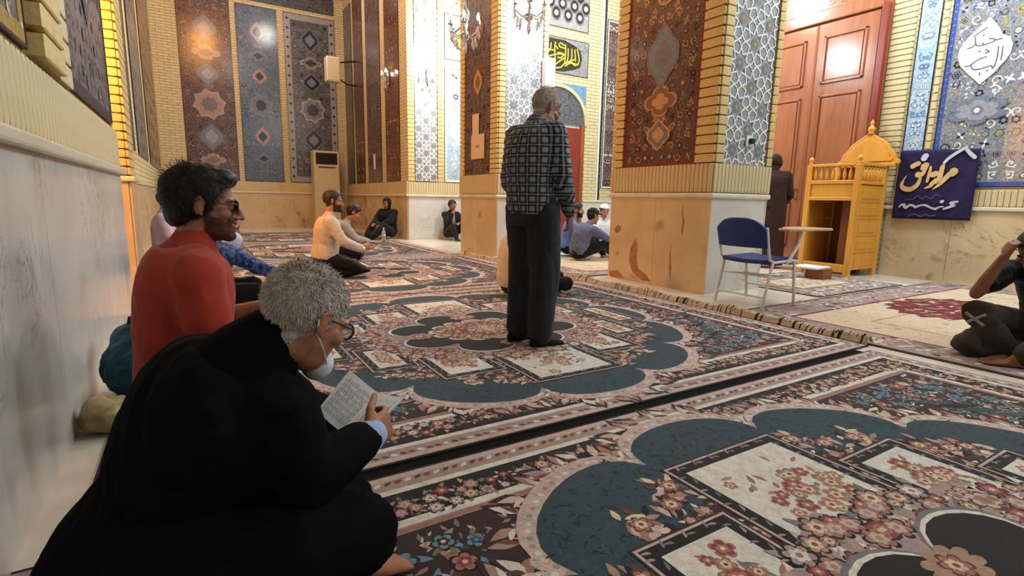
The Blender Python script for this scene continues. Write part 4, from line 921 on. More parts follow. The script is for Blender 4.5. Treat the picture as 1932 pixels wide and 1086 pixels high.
KN = [(0.03, 0), (0.034, 0.015), (0.016, 0.03), (0.03, 0.055), (0.034, 0.075), (0.02, 0.1), (0.004, 0.11)]
for (x, y) in ((X0 + 0.035, Y0 + 0.035), (X0 + 0.035, Y1 - 0.035)): MB().lathe(KN, (x, y, 1.50), 14).build('knob', 'pine', pu, True)
dome = [(-0.40, 0), (0.40, 0), (0.40, 0.05), (0.36, 0.07), (0.33, 0.15), (0.27, 0.21), (0.25, 0.26), (0.17, 0.33), (0.12, 0.36), (0.06, 0.40), (0, 0.42)]
dome = dome + [(-x, z) for x, z in dome[-2:1:-1]]
MB().prism(dome, (X1 - 0.02, 3.86, 1.52), (0, -1, 0), (0, 0, 1), (-1, 0, 0), 0.05).build('backrest', 'pine', pu, bevel=0.008)
MB().prism([(x * 0.78, z * 0.75 + 0.04) for x, z in dome], (X1 - 0.07, 3.86, 1.52), (0, -1, 0), (0, 0, 1), (-1, 0, 0), 0.015).build('raised_field', 'pine', pu, bevel=0.006)
MB().box(X1 - 0.075, X1 - 0.01, 3.5, 4.24, 1.49, 1.54).build('rail', 'pine', pu, bevel=0.01)
MB().lathe([(0.05, 0), (0.03, 0.03), (0.045, 0.06), (0.05, 0.08), (0.025, 0.11), (0.015, 0.13), (0.028, 0.155), (0.004, 0.2)], (X1 - 0.045, 3.86, 1.93), 14).build('finial', 'pine', pu, True)

# ---- writing chair
ch = world_thing('writing_chair', (4.58, 3.03, 0), 'dark blue chair with white tube legs and a writing tablet', 'chair')
cx0, cx1, cy0, cy1 = 4.34, 4.80, 2.78, 3.28
def shell(u0, u1, n, fn, th, nrm):
    """thin curved pad: fn(u, v) -> point"""
    vs = []; m = 9
    for side in (0, 1):
        for i in range(n + 1):
            for j in range(m + 1): p = np.array(fn(i / n, j / m)); vs.append(p + np.array(nrm) * th * side)
    fs = []; q = (n + 1) * (m + 1)
    for i in range(n):
        for j in range(m):
            a = i * (m + 1) + j; fs += [(a, a + 1, a + m + 2, a + m + 1), (q + a, q + a + m + 1, q + a + m + 2, q + a + 1)]
    for i in range(n):
        for j in (0, m): a = i * (m + 1) + j; fs.append((a, a + m + 1, q + a + m + 1, q + a))
    for j in range(m):
        for i in (0, n): a = i * (m + 1) + j; fs.append((a, a + 1, q + a + 1, q + a))
    return vs, fs
def back_fn(u, v):
    y = cy0 + 0.0 + (cy1 - cy0) * u; top = 0.83 - 0.10 * abs(2 * u - 1) ** 3.0; z = 0.565 + (top - 0.565) * v
    return (4.315 - 0.05 * (1 - (2 * u - 1) ** 2) - 0.05 * v, y, z)
MB().add(*shell(0, 1, 14, back_fn, 0.035, (1, 0, 0))).build('backrest', 'seat_blue', ch, True)
def seat_fn(u, v): return (cx0 + 0.02 + 0.46 * v, cy0 + 0.02 + 0.46 * u, 0.425 - 0.012 * math.sin(PI * u) + 0.012 * v)
MB().add(*shell(0, 1, 10, seat_fn, 0.035, (0, 0, 1))).build('seat', 'seat_blue', ch, True)
for y, nm in ((cy0, 'side_frame'), (cy1, 'side_frame')):
    MB().tube([(4.29, y, 0.74), (4.33, y, 0.58), (4.37, y, 0.46), (4.44, y, 0.435), (cx1 - 0.06, y, 0.445), (cx1, y, 0.43)], 0.0125, 10).build(nm, 'metal_white', ch, True)
    for (xa, xb) in ((4.42, 4.325), (cx1 - 0.05, 4.81)):
        lg = MB().tube([(xa, y, 0.44), (xb, y, 0.026)], 0.0135, 10).build('leg', 'metal_white', ch, True)
        MB().lathe([(0.016, 0), (0.017, 0.02), (0.014, 0.03)], (xb, y, 0.0005 + RT), 10).build('foot_cap', 'rubber', lg) if False else None
MB().tube([(4.345, cy0, 0.12), (4.345, cy1, 0.12)], 0.009, 8).build('stretcher', 'metal_white', ch, True)
MB().tube([(4.80, cy0, 0.16), (4.80, cy1, 0.16)], 0.009, 8).build('stretcher', 'metal_white', ch, True)
rk = MB()
for k in range(5): rk.tube([(4.42, cy0 + 0.06 + k * 0.095, 0.30), (4.80, cy0 + 0.06 + k * 0.095, 0.27)], 0.005, 6)
rk.tube([(4.42, cy0, 0.30), (4.42, cy1, 0.30)], 0.006, 6).tube([(4.80, cy0, 0.27), (4.80, cy1, 0.27)], 0.006, 6); rk.build('book_rack', 'metal_white', ch, True)
MB().tube([(4.62, cy0 - 0.015, 0.43), (4.68, cy0 - 0.02, 0.50), (4.76, cy0 - 0.02, 0.60), (4.80, cy0 - 0.01, 0.715)], 0.014, 10).build('tablet_arm', 'metal_white', ch, True)
tb = [(4.52, 2.80), (4.56, 2.74), (4.70, 2.70), (5.16, 2.68), (5.20, 2.72), (5.20, 2.98), (5.16, 3.02), (4.92, 3.03), (4.85, 2.98), (4.78, 2.88), (4.58, 2.86)]
MB().prism(tb, (0, 0, 0.718), (1, 0, 0), (0, 1, 0), (0, 0, 1), 0.022).build('writing_tablet', 'tablet', ch, bevel=0.006)

# ---- navy banner on the right wall
bn = world_thing('banner', (8.236, 3.1, 0.8), 'navy cloth banner with gold calligraphy on the right wall', 'banner')
vs = []; fs = []; n, m = 24, 24
for i in range(n + 1):
    for j in range(m + 1):
        y = 2.66 + 0.86 * i / n; z = 0.80 + (0.90 - 0.03 * (1 - i / n)) * j / m; x = 8.236 + 0.006 * math.sin(i * 0.9 + j * 0.25) - 0.008 * (1 - j / m)
        vs.append((x, y, z))
for i in range(n):
    for j in range(m): a = i * (m + 1) + j; fs.append((a, a + m + 1, a + m + 2, a + 1))
bo = MB().add(vs, fs).build('cloth', 'banner_cloth', bn, True); sm = bo.modifiers.new('s', 'SOLIDIFY'); sm.thickness = 0.003
for k, (pts, wd) in enumerate(BANNER):
    m_ = 'banner_gold' if k in (1, 2, 3, 4, 5, 6, 7, 9, 10) else ('banner_faint' if k >= 17 else 'banner_white')
    bd = Deco(0.0008); bd.brush([(-u, v) for u, v in pts], [max(q, 0.006) for q in wd], m_, 1 if k < 12 else 0, 5)
    bd.build('letter_stroke', (8.2125, 0, 0), (0, -1, 0), (0, 0, 1), (-1, 0, 0), bn)

# ---- floor-standing air conditioner
ac = world_thing('air_conditioner', (3.45, 16.35, 0), 'cream floor-standing air conditioner with dark top grille in the far corner', 'air conditioner')
MB().box(3.08, 3.80, 16.15, 16.6, 0, 2.24).build('body', 'ac_white', ac, bevel=0.02)
MB().box(3.14, 3.74, 16.142, 16.16, 1.86, 2.18).build('grille', 'ac_dark', ac)
for k in range(7): MB().box(3.15, 3.73, 16.132, 16.146, 1.89 + k * 0.042, 1.897 + k * 0.042).build('louvre', 'black_plastic', ac)
MB().box(3.2, 3.68, 16.14, 16.16, 1.76, 1.79).build('display_slot', 'ac_dark', ac)
MB().box(3.12, 3.76, 16.14, 16.155, 0.9, 1.70).build('front_panel', 'ac_white', ac, bevel=0.006)
MB().box(3.12, 3.76, 16.14, 16.155, 0.08, 0.86).build('intake_panel', 'ac_white', ac, bevel=0.006)

# ---- loudspeaker in the far corner
sp_ = world_thing('loudspeaker', (3.55, 15.3, 4.3), 'white box loudspeaker tilted on a wall bracket in the far corner', 'loudspeaker')
MB().box(3.32, 3.68, 15.15, 15.45, 3.99, 4.62).build('cabinet', 'paper_white', sp_, bevel=0.02)
MB().box(3.35, 3.65, 15.138, 15.152, 4.02, 4.59).build('front_grille', 'ac_white', sp_, bevel=0.005)
MB().tube([(3.66, 15.3, 4.1), (3.9, 15.32, 3.98), (4.158, 15.34, 3.98)], 0.02, 8).build('bracket', 'black_plastic', sp_); MB().tube([(3.66, 15.3, 4.52), (4.158, 15.34, 4.62)], 0.02, 8).build('bracket', 'black_plastic', sp_)
# ---- small fittings
sb = world_thing('wall_speaker', (5.07, 7.38, 2.98), 'small white box fixed high on the far pillar beside the calligraphy', 'speaker')
MB().box(4.98, 5.17, 7.28, 7.40, 2.76, 3.2).build('cabinet', 'paper_white', sb, bevel=0.015); MB().box(5.0, 5.15, 7.272, 7.282, 2.79, 3.08).build('front_grille', 'ac_white', sb)
hk = world_thing('hook_box', (5.07, 3.56, 1.6), 'small black hook on white plate on the near pillar strapwork', 'hook')
MB().box(5.02, 5.12, 3.585, 3.597, 1.55, 1.66).build('plate', 'paper_white', hk, bevel=0.004); MB().box(5.055, 5.115, 3.545, 3.586, 1.575, 1.63).build('hook', 'black_plastic', hk, bevel=0.008)
nt = world_thing('paper_notice', (4.19, 8.1, 1.9), 'pale paper notice taped to the dark tile of the far pillar', 'notice')
MB().box(4.1915, 4.1935, 7.86, 8.34, 1.62, 2.02).build('lower_sheet', 'paper', nt); MB().box(4.1925, 4.1945, 8.06, 8.30, 2.02, 2.36).build('upper_sheet', 'paper', nt); MB().box(4.1898, 4.1915, 8.05, 8.17, 1.80, 1.85).build('printed_mark', 'ink', nt)
wcd = world_thing('white_card', (4.18, 13.93, 1.85), 'narrow white card on the far maroon tiled wall', 'card')
MB().box(4.175, 4.187, 13.86, 14.0, 1.66, 2.06).build('card', 'paper_white', wcd, bevel=0.004)
# ---- water bottle
wb_ = world_thing('water_bottle', (3.42, 10.87, RT), 'clear plastic water bottle standing before the hooded figure', 'bottle')
MB().lathe([(0.038, 0), (0.042, 0.01), (0.042, 0.08), (0.039, 0.10), (0.042, 0.12), (0.042, 0.20), (0.03, 0.245), (0.015, 0.27), (0.015, 0.285)], (3.42, 10.87, RT + 0.001), 18).build('body', 'bottle_plastic', wb_, True)
MB().lathe([(0.018, 0), (0.018, 0.025), (0.015, 0.03)], (3.42, 10.87, RT + 0.28), 14).build('cap', 'paper_white', wb_); MB().lathe([(0.0428, 0), (0.0428, 0.05)], (3.42, 10.87, RT + 0.13), 18).build('label_band', 'paper_white', wb_)
# ---- small box with tray beside the pulpit
bx_ = world_thing('prayer_stone_box', (6.95, 3.72, RT), 'small brown box with white tray lid on the carpet by the pulpit', 'box')
MB().box(6.86, 7.08, 3.62, 3.86, RT + 0.001, RT + 0.13).build('box', 'pine_dark', bx_, bevel=0.01); MB().box(6.74, 7.06, 3.64, 3.98, RT + 0.131, RT + 0.16).build('tray', 'paper_white', bx_, bevel=0.008)

# ---- chandelier in the aisle and two wall sconces
def crystal_drop(mb, x, y, z, l=0.07, r=0.014): mb.lathe([(0.002, 0), (r * 0.7, -l * 0.3), (r, -l * 0.65), (0.003, -l)], (x, y, z), 6)
def chandelier(x, y, z, R, label, arms=6):
    t = world_thing('chandelier', (x, y, z), label, 'chandelier')
    MB().tube([(x, y, z + 0.5), (x, y, H_C - 0.001)], 0.012, 8).build('chain', 'chrome', t)
    MB().lathe([(0.01, 0), (0.05, 0.03), (0.06, 0.08), (0.025, 0.13), (0.02, 0.22), (0.05, 0.28), (0.06, 0.34), (0.02, 0.42), (0.012, 0.52)], (x, y, z), 14).build('stem', 'chrome', t, True)
    for k in range(arms):
        a = 2 * PI * k / arms; c, s = math.cos(a), math.sin(a)
        ar = MB().tube([(x, y, z + 0.12), (x + c * R * .5, y + s * R * .5, z + 0.05), (x + c * R * .9, y + s * R * .9, z + 0.10), (x + c * R, y + s * R, z + 0.17)], 0.009, 8).build('arm', 'chrome', t, True)
        MB().lathe([(0.03, 0), (0.035, 0.012), (0.014, 0.02), (0.013, 0.06)], (x + c * R, y + s * R, z + 0.17), 10).build('cup', 'chrome', t)
        MB().lathe([(0.012, 0), (0.02, 0.02), (0.019, 0.05), (0.004, 0.09)], (x + c * R, y + s * R, z + 0.23), 10).build('bulb', 'bulb', t, True)
        cr = MB(); crystal_drop(cr, x + c * R, y + s * R, z + 0.165, .11, .02); crystal_drop(cr, x + c * R * .6, y + s * R * .6, z + 0.03, .12, .022); crystal_drop(cr, x + c * R * .8, y + s * R * .8, z + 0.05, .1, .018); cr.build('crystal_drops', 'crystal', t)
    cr = MB(); crystal_drop(cr, x, y, z, .16, .03); cr.build('crystal_drops', 'crystal', t)
chandelier(3.17, 6.5, 2.95, 0.20, 'crystal chandelier hanging in front of the far pillar')
chandelier(3.95, 6.2, 3.25, 0.22, 'crystal chandelier under the arch, cut by the top of the picture')
def sconce(O, N, U, label):
    t = world_thing('wall_sconce', O, label, 'sconce', 'crystal wall sconces'); O = np.array(O, float); N = np.array(N, float); U = np.array(U, float); Z = np.array((0, 0, 1.0))
    MB().tube([O + N * 0.015 + Z * 0.22, O + N * 0.015 - Z * 0.1], 0.03, 10).build('back_plate', 'chrome', t, True)
    for s in (-1, 1):
        MB().tube([O + N * .02, O + N * .1 + U * s * .09 - Z * .05, O + N * .12 + U * s * .15, O + N * .12 + U * s * .15 + Z * .08], 0.009, 8).build('arm', 'chrome', t, True)
        p = O + N * .12 + U * s * .15 + Z * .08
        MB().lathe([(0.035, 0), (0.012, 0.02), (0.012, 0.07)], p, 10).build('cup', 'chrome', t); MB().lathe([(0.012, 0), (0.024, 0.03), (0.02, 0.06), (0.004, 0.1)], p + Z * .07, 10).build('bulb', 'bulb', t, True)
        cr = MB(); crystal_drop(cr, *p, .16, .028); crystal_drop(cr, *(O + N * .1 + U * s * .08 - Z * .06), .16, .028); cr.build('crystal_drops', 'crystal', t)
sconce((4.182, 12.64, 3.65), (-1, 0, 0), (0, 1, 0), 'crystal sconce on the maroon tile panel above the hooded figure')
sconce((4.67, 11.47, 3.52), (0, -1, 0), (1, 0, 0), 'crystal sconce on the bright white strapwork wall beside the far pillar')

# ---- unseen ceiling lamps that light the place; round bowl fixtures added at each light
def bowl(p, label, group):
    t = world_thing('added_pendant_lamp', (p[0], p[1], p[2] + 0.45), label, 'lamp', group)
    MB().tube([(p[0], p[1], p[2] + 0.55), (p[0], p[1], H_C - 0.001)], 0.015, 8).build('rod', 'chrome', t)
    MB().lathe([(0.04, 0.56), (0.12, 0.55), (0.30, 0.46), (0.32, 0.44), (0.28, 0.45), (0.04, 0.53)], p, 20).build('shade', 'chrome', t, True)
for (p_, e_), w_ in zip(NAVE_LAMPS, ('over the red medallion carpet', 'nearest the navy banner', 'over the plain cream carpet', 'between the two pillars', 'before the bright strapwork wall', 'before the arched red door', 'behind the viewer, added as fill')): bowl(p_, 'unseen white pendant lamp hanging ' + w_, 'pendant lamps over the nave')
for (p_, e_), w_ in zip(AISLE_LAMPS, ('left of the far pillar', 'nearest the back wall')): bowl(p_, 'unseen white ceiling lamp over the aisle ' + w_, 'pendant lamps over the aisle')
for (p_, e_), w_ in zip(FAR_LAMPS, ('before the maroon back panel', 'beyond the left pilaster')): bowl(p_, 'unseen warm ceiling lamp over the aisle ' + w_, 'warm ceiling lamps of the aisle')
def wall_lamp(p, wx, w_):
    t = world_thing('wall_lamp', (wx, p[1], p[2]), 'warm globe wall lamp ' + w_, 'lamp')
    MB().lathe([(0.05, 0), (0.055, 0.02), (0.02, 0.03)], (p[0], p[1], p[2] - 0.24), 14).build('cup', 'brass', t, True)
    MB().tube([(wx + 0.01, p[1], p[2] - 0.3), (p[0], p[1], p[2] - 0.3), (p[0], p[1], p[2] - 0.23)], 0.012, 8).build('arm', 'brass', t, True)
    MB().box(wx, wx + 0.012, p[1] - 0.05, p[1] + 0.05, p[2] - 0.4, p[2] - 0.2).build('back_plate', 'brass', t)
for (p_, e_), wx_, w_ in zip(WALL_LAMPS, (-1.149,), ('in the recess of the left wall',)): wall_lamp(p_, wx_, w_)

# ---- bag and crumpled cloth by the left wall
def lump(parts, voxel, smooth, amp=0.0, freq=20, seed=0): return remesh(parts, voxel, smooth, amp, freq, seed)

# ============================================================ BODIES
def remesh(parts, voxel, smooth=3, name='tmp'):
    """fuse overlapping closed shapes into one smooth continuous surface"""
    vs = []; fs = []
    for v, f in parts:
        b = len(vs); vs.extend([tuple(map(float, p)) for p in v]); fs.extend([tuple(b + i for i in q) for q in f])
    me = bpy.data.meshes.new(name); me.from_pydata(vs, [], fs)
    bm = bmesh.new(); bm.from_mesh(me); bmesh.ops.recalc_face_normals(bm, faces=bm.faces); bm.to_mesh(me); bm.free()
    o = bpy.data.objects.new(name, me); COL.objects.link(o)
    m = o.modifiers.new('r', 'REMESH'); m.mode = 'VOXEL'; m.voxel_size = voxel; m.adaptivity = 0
    if smooth: q = o.modifiers.new('s', 'SMOOTH'); q.factor = 0.5; q.iterations = smooth
    dg = bpy.context.evaluated_depsgraph_get(); ev = o.evaluated_get(dg); em = ev.to_mesh()
    n = len(em.vertices); V = np.empty(n * 3); em.vertices.foreach_get('co', V); V = V.reshape(-1, 3)
    N = np.empty(n * 3); em.vertices.foreach_get('normal', N); N = N.reshape(-1, 3)
    F = [tuple(p.vertices) for p in em.polygons]
    ev.to_mesh_clear(); bpy.data.objects.remove(o); bpy.data.meshes.remove(me)
    return V, N, F
_K = nrng.normal(size=(10, 3)); _PH = nrng.uniform(0, 6.28, 10)
def folds(V, freq, seed=0, axis=None):
    """smooth ridged noise in -1..1"""
    out = np.zeros(len(V)); W = V + 0.03 * np.sin(V[:, [1, 2, 0]] * freq * 0.6 + seed)
    for i in range(6):
        k = _K[(i + seed) % 10].copy()
        if axis is not None: k = k - axis * (k @ axis) * 0.75
        out += np.sin(W @ k * freq * (1 + 0.35 * i) + _PH[i] + seed) / (1 + 0.5 * i)
    return out / 2.6
def wrinkle(V, N, amp, freq, seed=0, axis=None):
    f = folds(V, freq, seed, axis); return V + N * (amp * (1 - 2 * np.abs(f)) * 0.5 + amp * 0.4 * f)[:, None]
def ellipsoid(c, r, R=None, nu=16, nv=10):
    vs = [(0, 0, 1)]
    for j in range(1, nv):
        for i in range(nu): a = 2 * PI * i / nu; b = PI * j / nv; vs.append((math.sin(b) * math.cos(a), math.sin(b) * math.sin(a), math.cos(b)))
    vs.append((0, 0, -1)); fs = [(0, 1 + i, 1 + (i + 1) % nu) for i in range(nu)]
    for j in range(nv - 2):
        for i in range(nu): a = 1 + j * nu + i; b = 1 + j * nu + (i + 1) % nu; fs.append((a, a + nu, b + nu, b))
    e = len(vs) - 1; fs += [(e, 1 + (nv - 2) * nu + (i + 1) % nu, 1 + (nv - 2) * nu + i) for i in range(nu)]
    V = np.array(vs) * np.array(r)
    if R is not None: V = V @ np.array(R).T
    return V + np.array(c), fs
def loft(rings, n=20, ex=2.3):
    """rings: (centre, right, front, half width, half depth)"""
    vs = []; fs = []
    for c, R, F, hw, hd in rings:
        for i in range(n):
            a = 2 * PI * i / n; ca, sa = math.cos(a), math.sin(a)
            x = math.copysign(abs(ca) ** (2 / ex), ca); y = math.copysign(abs(sa) ** (2 / ex), sa)
            vs.append(np.array(c) + np.array(R) * x * hw + np.array(F) * y * hd)
    for k in range(len(rings) - 1):
        for i in range(n): j = (i + 1) % n; fs.append((k * n + i, k * n + j, (k + 1) * n + j, (k + 1) * n + i))
    fs.append(tuple(range(n))[::-1]); fs.append(tuple(range((len(rings) - 1) * n, len(rings) * n))); return vs, fs
def unit(v): v = np.array(v, float); return v / (np.linalg.norm(v) + 1e-12)
def A3(*v): return np.array(v, float)
def basis(fwd, up):
    F = unit(fwd); U = np.array(up, float); U = unit(U - F * (U @ F)); R = np.cross(F, U); return np.array([R, F, U]).T   # columns right, fwd, up
def head_parts(nose=1.0, jaw=1.0):
    e = ellipsoid; P = [e((0, -0.014, 0.036), (0.074, 0.096, 0.084)), e((0, 0.028, -0.028), (0.060, 0.064, 0.082)), e((0, 0.034, -0.076), (0.050 * jaw, 0.052, 0.042)), e((0, 0.074, -0.100), (0.024, 0.022, 0.018)),
        tube([(-0.036, 0.076, 0.014), (0, 0.088, 0.012), (0.036, 0.076, 0.014)], 0.0125, 10), tube([(0, 0.090, 0.010), (0, 0.104, -0.014), (0, 0.113 * nose, -0.034)], [0.008, 0.010, 0.012], 10),
        e((0.012, 0.097, -0.038), (0.010, 0.011, 0.008)), e((-0.012, 0.097, -0.038), (0.010, 0.011, 0.008)),
        tube([(-0.022, 0.082, -0.064), (0, 0.093, -0.062), (0.022, 0.082, -0.064)], [0.005, 0.008, 0.005], 8), tube([(-0.02, 0.082, -0.074), (0, 0.091, -0.075), (0.02, 0.082, -0.074)], [0.005, 0.0085, 0.005], 8),
        e((0.042, 0.056, -0.024), (0.026, 0.026, 0.022)), e((-0.042, 0.056, -0.024), (0.026, 0.026, 0.022)),
        e((0.031, 0.072, -0.002), (0.013, 0.012, 0.011)), e((-0.031, 0.072, -0.002), (0.013, 0.012, 0.011))]
    for s in (1, -1):
        c, q = math.cos(0.35 * s), math.sin(0.35 * s); Rm = [[c, -q, 0], [q, c, 0], [0, 0, 1]]
        P += [e((s * 0.081, -0.016, -0.004), (0.007, 0.018, 0.031), Rm, 12, 8), tube([(s * 0.082, 0.0, 0.006), (s * 0.088, -0.014, 0.028), (s * 0.088, -0.033, 0.012), (s * 0.082, -0.022, -0.02), (s * 0.078, -0.006, -0.032)], 0.0045, 8)]
    return P
HAIRLINE = ([-0.13, -0.05, -0.028, -0.005, 0.02, 0.045, 0.068, 0.085, 0.1], [-0.075, -0.07, -0.045, -0.012, 0.004, 0.045, 0.07, 0.082, 0.09])
def region_shell(V, N, F, L, mask, thick, noise_amp, freq, seed):
    """sub-surface of the head where mask>0, lifted by thick (hair, beard)"""
    keep = mask > 0; idx = -np.ones(len(V), int); fs = []
    for f in F:
        if all(keep[i] for i in f): fs.append(f)
    used = sorted({i for f in fs for i in f}); idx[used] = range(len(used))
    if not used: return None
    u = np.array(used); m = np.clip(mask[u], 0, 1)
    n = folds(V[u], freq, seed); t = thick * m ** 0.6 + noise_amp * n * m - 0.002 * (1 - m)
    return V[u] + N[u] * t[:, None], [tuple(idx[i] for i in f) for f in fs]
ZMIN = None
def mk(name, V, F, mat, parent, smooth=True, off=None):
    me = bpy.data.meshes.new(name); W = np.array(V, float)
    if ZMIN is not None: W[:, 2] = np.maximum(W[:, 2], ZMIN)
    if off is not None: W = W - np.array(off)
    me.from_pydata(W.tolist(), [], [list(map(int, f)) for f in F]); 
    if smooth: me.polygons.foreach_set('use_smooth', [True] * len(F))
    me.update(); return link(name, me, mat, parent)
def hand_parts(W, D, P, side, curl=0.5, s=1.0, spread=0.12, thumb=0.5):
    """W wrist, D direction of the fingers, P palm normal; side +1: thumb towards D x P"""
    W = np.array(W, float); D = unit(D); P = np.array(P, float); P = unit(P - D * (P @ D)); S = np.cross(D, P) * side
    out = [loft([(W - D * 0.01 * s, S, P, 0.026 * s, 0.019 * s), (W + D * 0.02 * s, S, P, 0.031 * s, 0.017 * s), (W + D * 0.06 * s, S, P, 0.040 * s, 0.015 * s), (W + D * 0.088 * s, S, P, 0.038 * s, 0.012 * s)], 14)]
    for k, (o, L, r) in enumerate(((0.029, 0.072, .0088), (0.0095, 0.080, .009), (-0.010, 0.074, .0086), (-0.028, 0.058, .0078))):
        b = W + D * 0.082 * s + S * o * s; d = unit(D + S * o * spread * 12 * 0.4); pts = [b - d * 0.012 * s, b]; a = 0
        for q, fr in enumerate((0.45, 0.3, 0.25)):
            a += curl * (0.75 + 0.12 * k) * (1.0 if q else 0.8)
            dd = d * math.cos(a) + P * math.sin(a); pts.append(pts[-1] + dd * L * fr * s)
        out.append(tube(pts, [r * s, r * s, r * 0.97 * s, r * 0.9 * s, r * 0.78 * s], 8))
    b = W + D * 0.022 * s + S * 0.026 * s; d1 = unit(D * 0.62 + S * 0.75 + P * 0.3 * thumb); d2 = unit(D * 0.9 + S * 0.35 + P * 0.7 * thumb)
    out.append(tube([b, b + d1 * 0.038 * s, b + d1 * 0.038 * s + d2 * 0.032 * s, b + d1 * 0.038 * s + d2 * 0.058 * s], [0.0135 * s, 0.0115 * s, 0.0098 * s, 0.0078 * s], 8))
    return out
def foot_parts(A, D, s=1.0, toes=True):
    """A ankle, D foot direction (horizontal)"""
    A = np.array(A, float); D = unit(D); Z = A3(0, 0, 1); S = np.cross(D, Z); g = A - Z * (A[2] - 0.032 * s)
    out = [tube([A + Z * 0.03, g - D * 0.035 * s + Z * 0.005], [0.036 * s, 0.034 * s], 10), loft([(g - D * 0.065 * s, S, Z, 0.022 * s, 0.026 * s), (g, S, Z, 0.034 * s, 0.032 * s), (g + D * 0.07 * s - Z * 0.004, S, Z, 0.038 * s, 0.026 * s), (g + D * 0.13 * s - Z * 0.012, S, Z, 0.044 * s, 0.018 * s), (g + D * 0.15 * s - Z * 0.014, S, Z, 0.042 * s, 0.014 * s)], 14),
           tube([A + Z * 0.02, g + D * 0.05 * s + Z * 0.01], [0.036 * s, 0.028 * s], 10)]
    if toes:
        for k, (o, L, r) in enumerate(((0.030, 0.055, .0135), (0.010, 0.052, .0095), (-0.007, 0.045, .009), (-0.022, 0.038, .0085), (-0.035, 0.028, .008))):
            b = g + D * 0.14 * s + S * o * s * 1.0 - Z * 0.016 * s; out.append(tube([b, b + D * L * 0.6 * s + Z * 0.003, b + D * L * s - Z * 0.001], [r * s, r * s, r * .9 * s], 8))
    return out
TORSO = [(-0.14, .125, .105), (-0.02, .165, .12), (.12, .168, .122), (.32, .15, .115), (.52, .162, .122), (.72, .178, .125), (.86, .168, .108), (.95, .115, .085), (1.03, .066, .066)]
def torso_rings(pel, neck, Rp, Rn, grow=0.0, belly=0.0, bend=None, t0=-1, t1=2, fat=1.0):
    pel, neck = np.array(pel, float), np.array(neck, float); mid = (pel + neck) / 2 + (np.array(bend, float) if bend is not None else 0); out = []
    for t, hw, hd in TORSO:
        if t < t0 or t > t1: continue
        c = pel * (1 - t) * (1 - 2 * t) + mid * 4 * t * (1 - t) + neck * t * (2 * t - 1)
        dt = pel * (4 * t - 3) + mid * (4 - 8 * t) + neck * (4 * t - 1); T = unit(dt); R = np.array(Rp) * (1 - t) + np.array(Rn) * t; R = unit(R - T * (R @ T)); F = np.cross(T, R)
        bl = belly * math.exp(-((t - 0.25) / 0.2) ** 2)
        out.append((c + F * bl * 0.5, R, F, hw * fat + grow, hd * fat + grow + bl * 0.5))
    return out
def build_mesh_part(name, parts, voxel, smooth, mat, parent, base, wr=None):
    V, N, F = remesh(parts, voxel, smooth)
    if wr: V = wrinkle(V, N, *wr)
    return mk(name, V, F, mat, parent, True, base)
plain('eye_white', (210, 205, 198), 0.25, 0.5, 0.03); plain('eye_dark', (24, 16, 12), 0.15, 0.5, 0.03); plain('lip', (142, 84, 74), 0.45, 0.35, 0.1)
plain('hair_black', (20, 17, 16), 0.55, 0.35, 0.3, 60); plain('hair_brown', (52, 34, 26), 0.55, 0.35, 0.3, 60); plain('hair_grey', (170, 158, 144), 0.6, 0.3, 0.3, 50); plain('hair_white', (208, 202, 194), 0.6, 0.3, 0.2, 50); plain('hair_mid', (96, 84, 74), 0.6, 0.3, 0.3, 50)
skin('skin_tan', (176, 122, 92)); skin('skin_dark', (134, 90, 66)); skin('skin_old', (160, 110, 82))
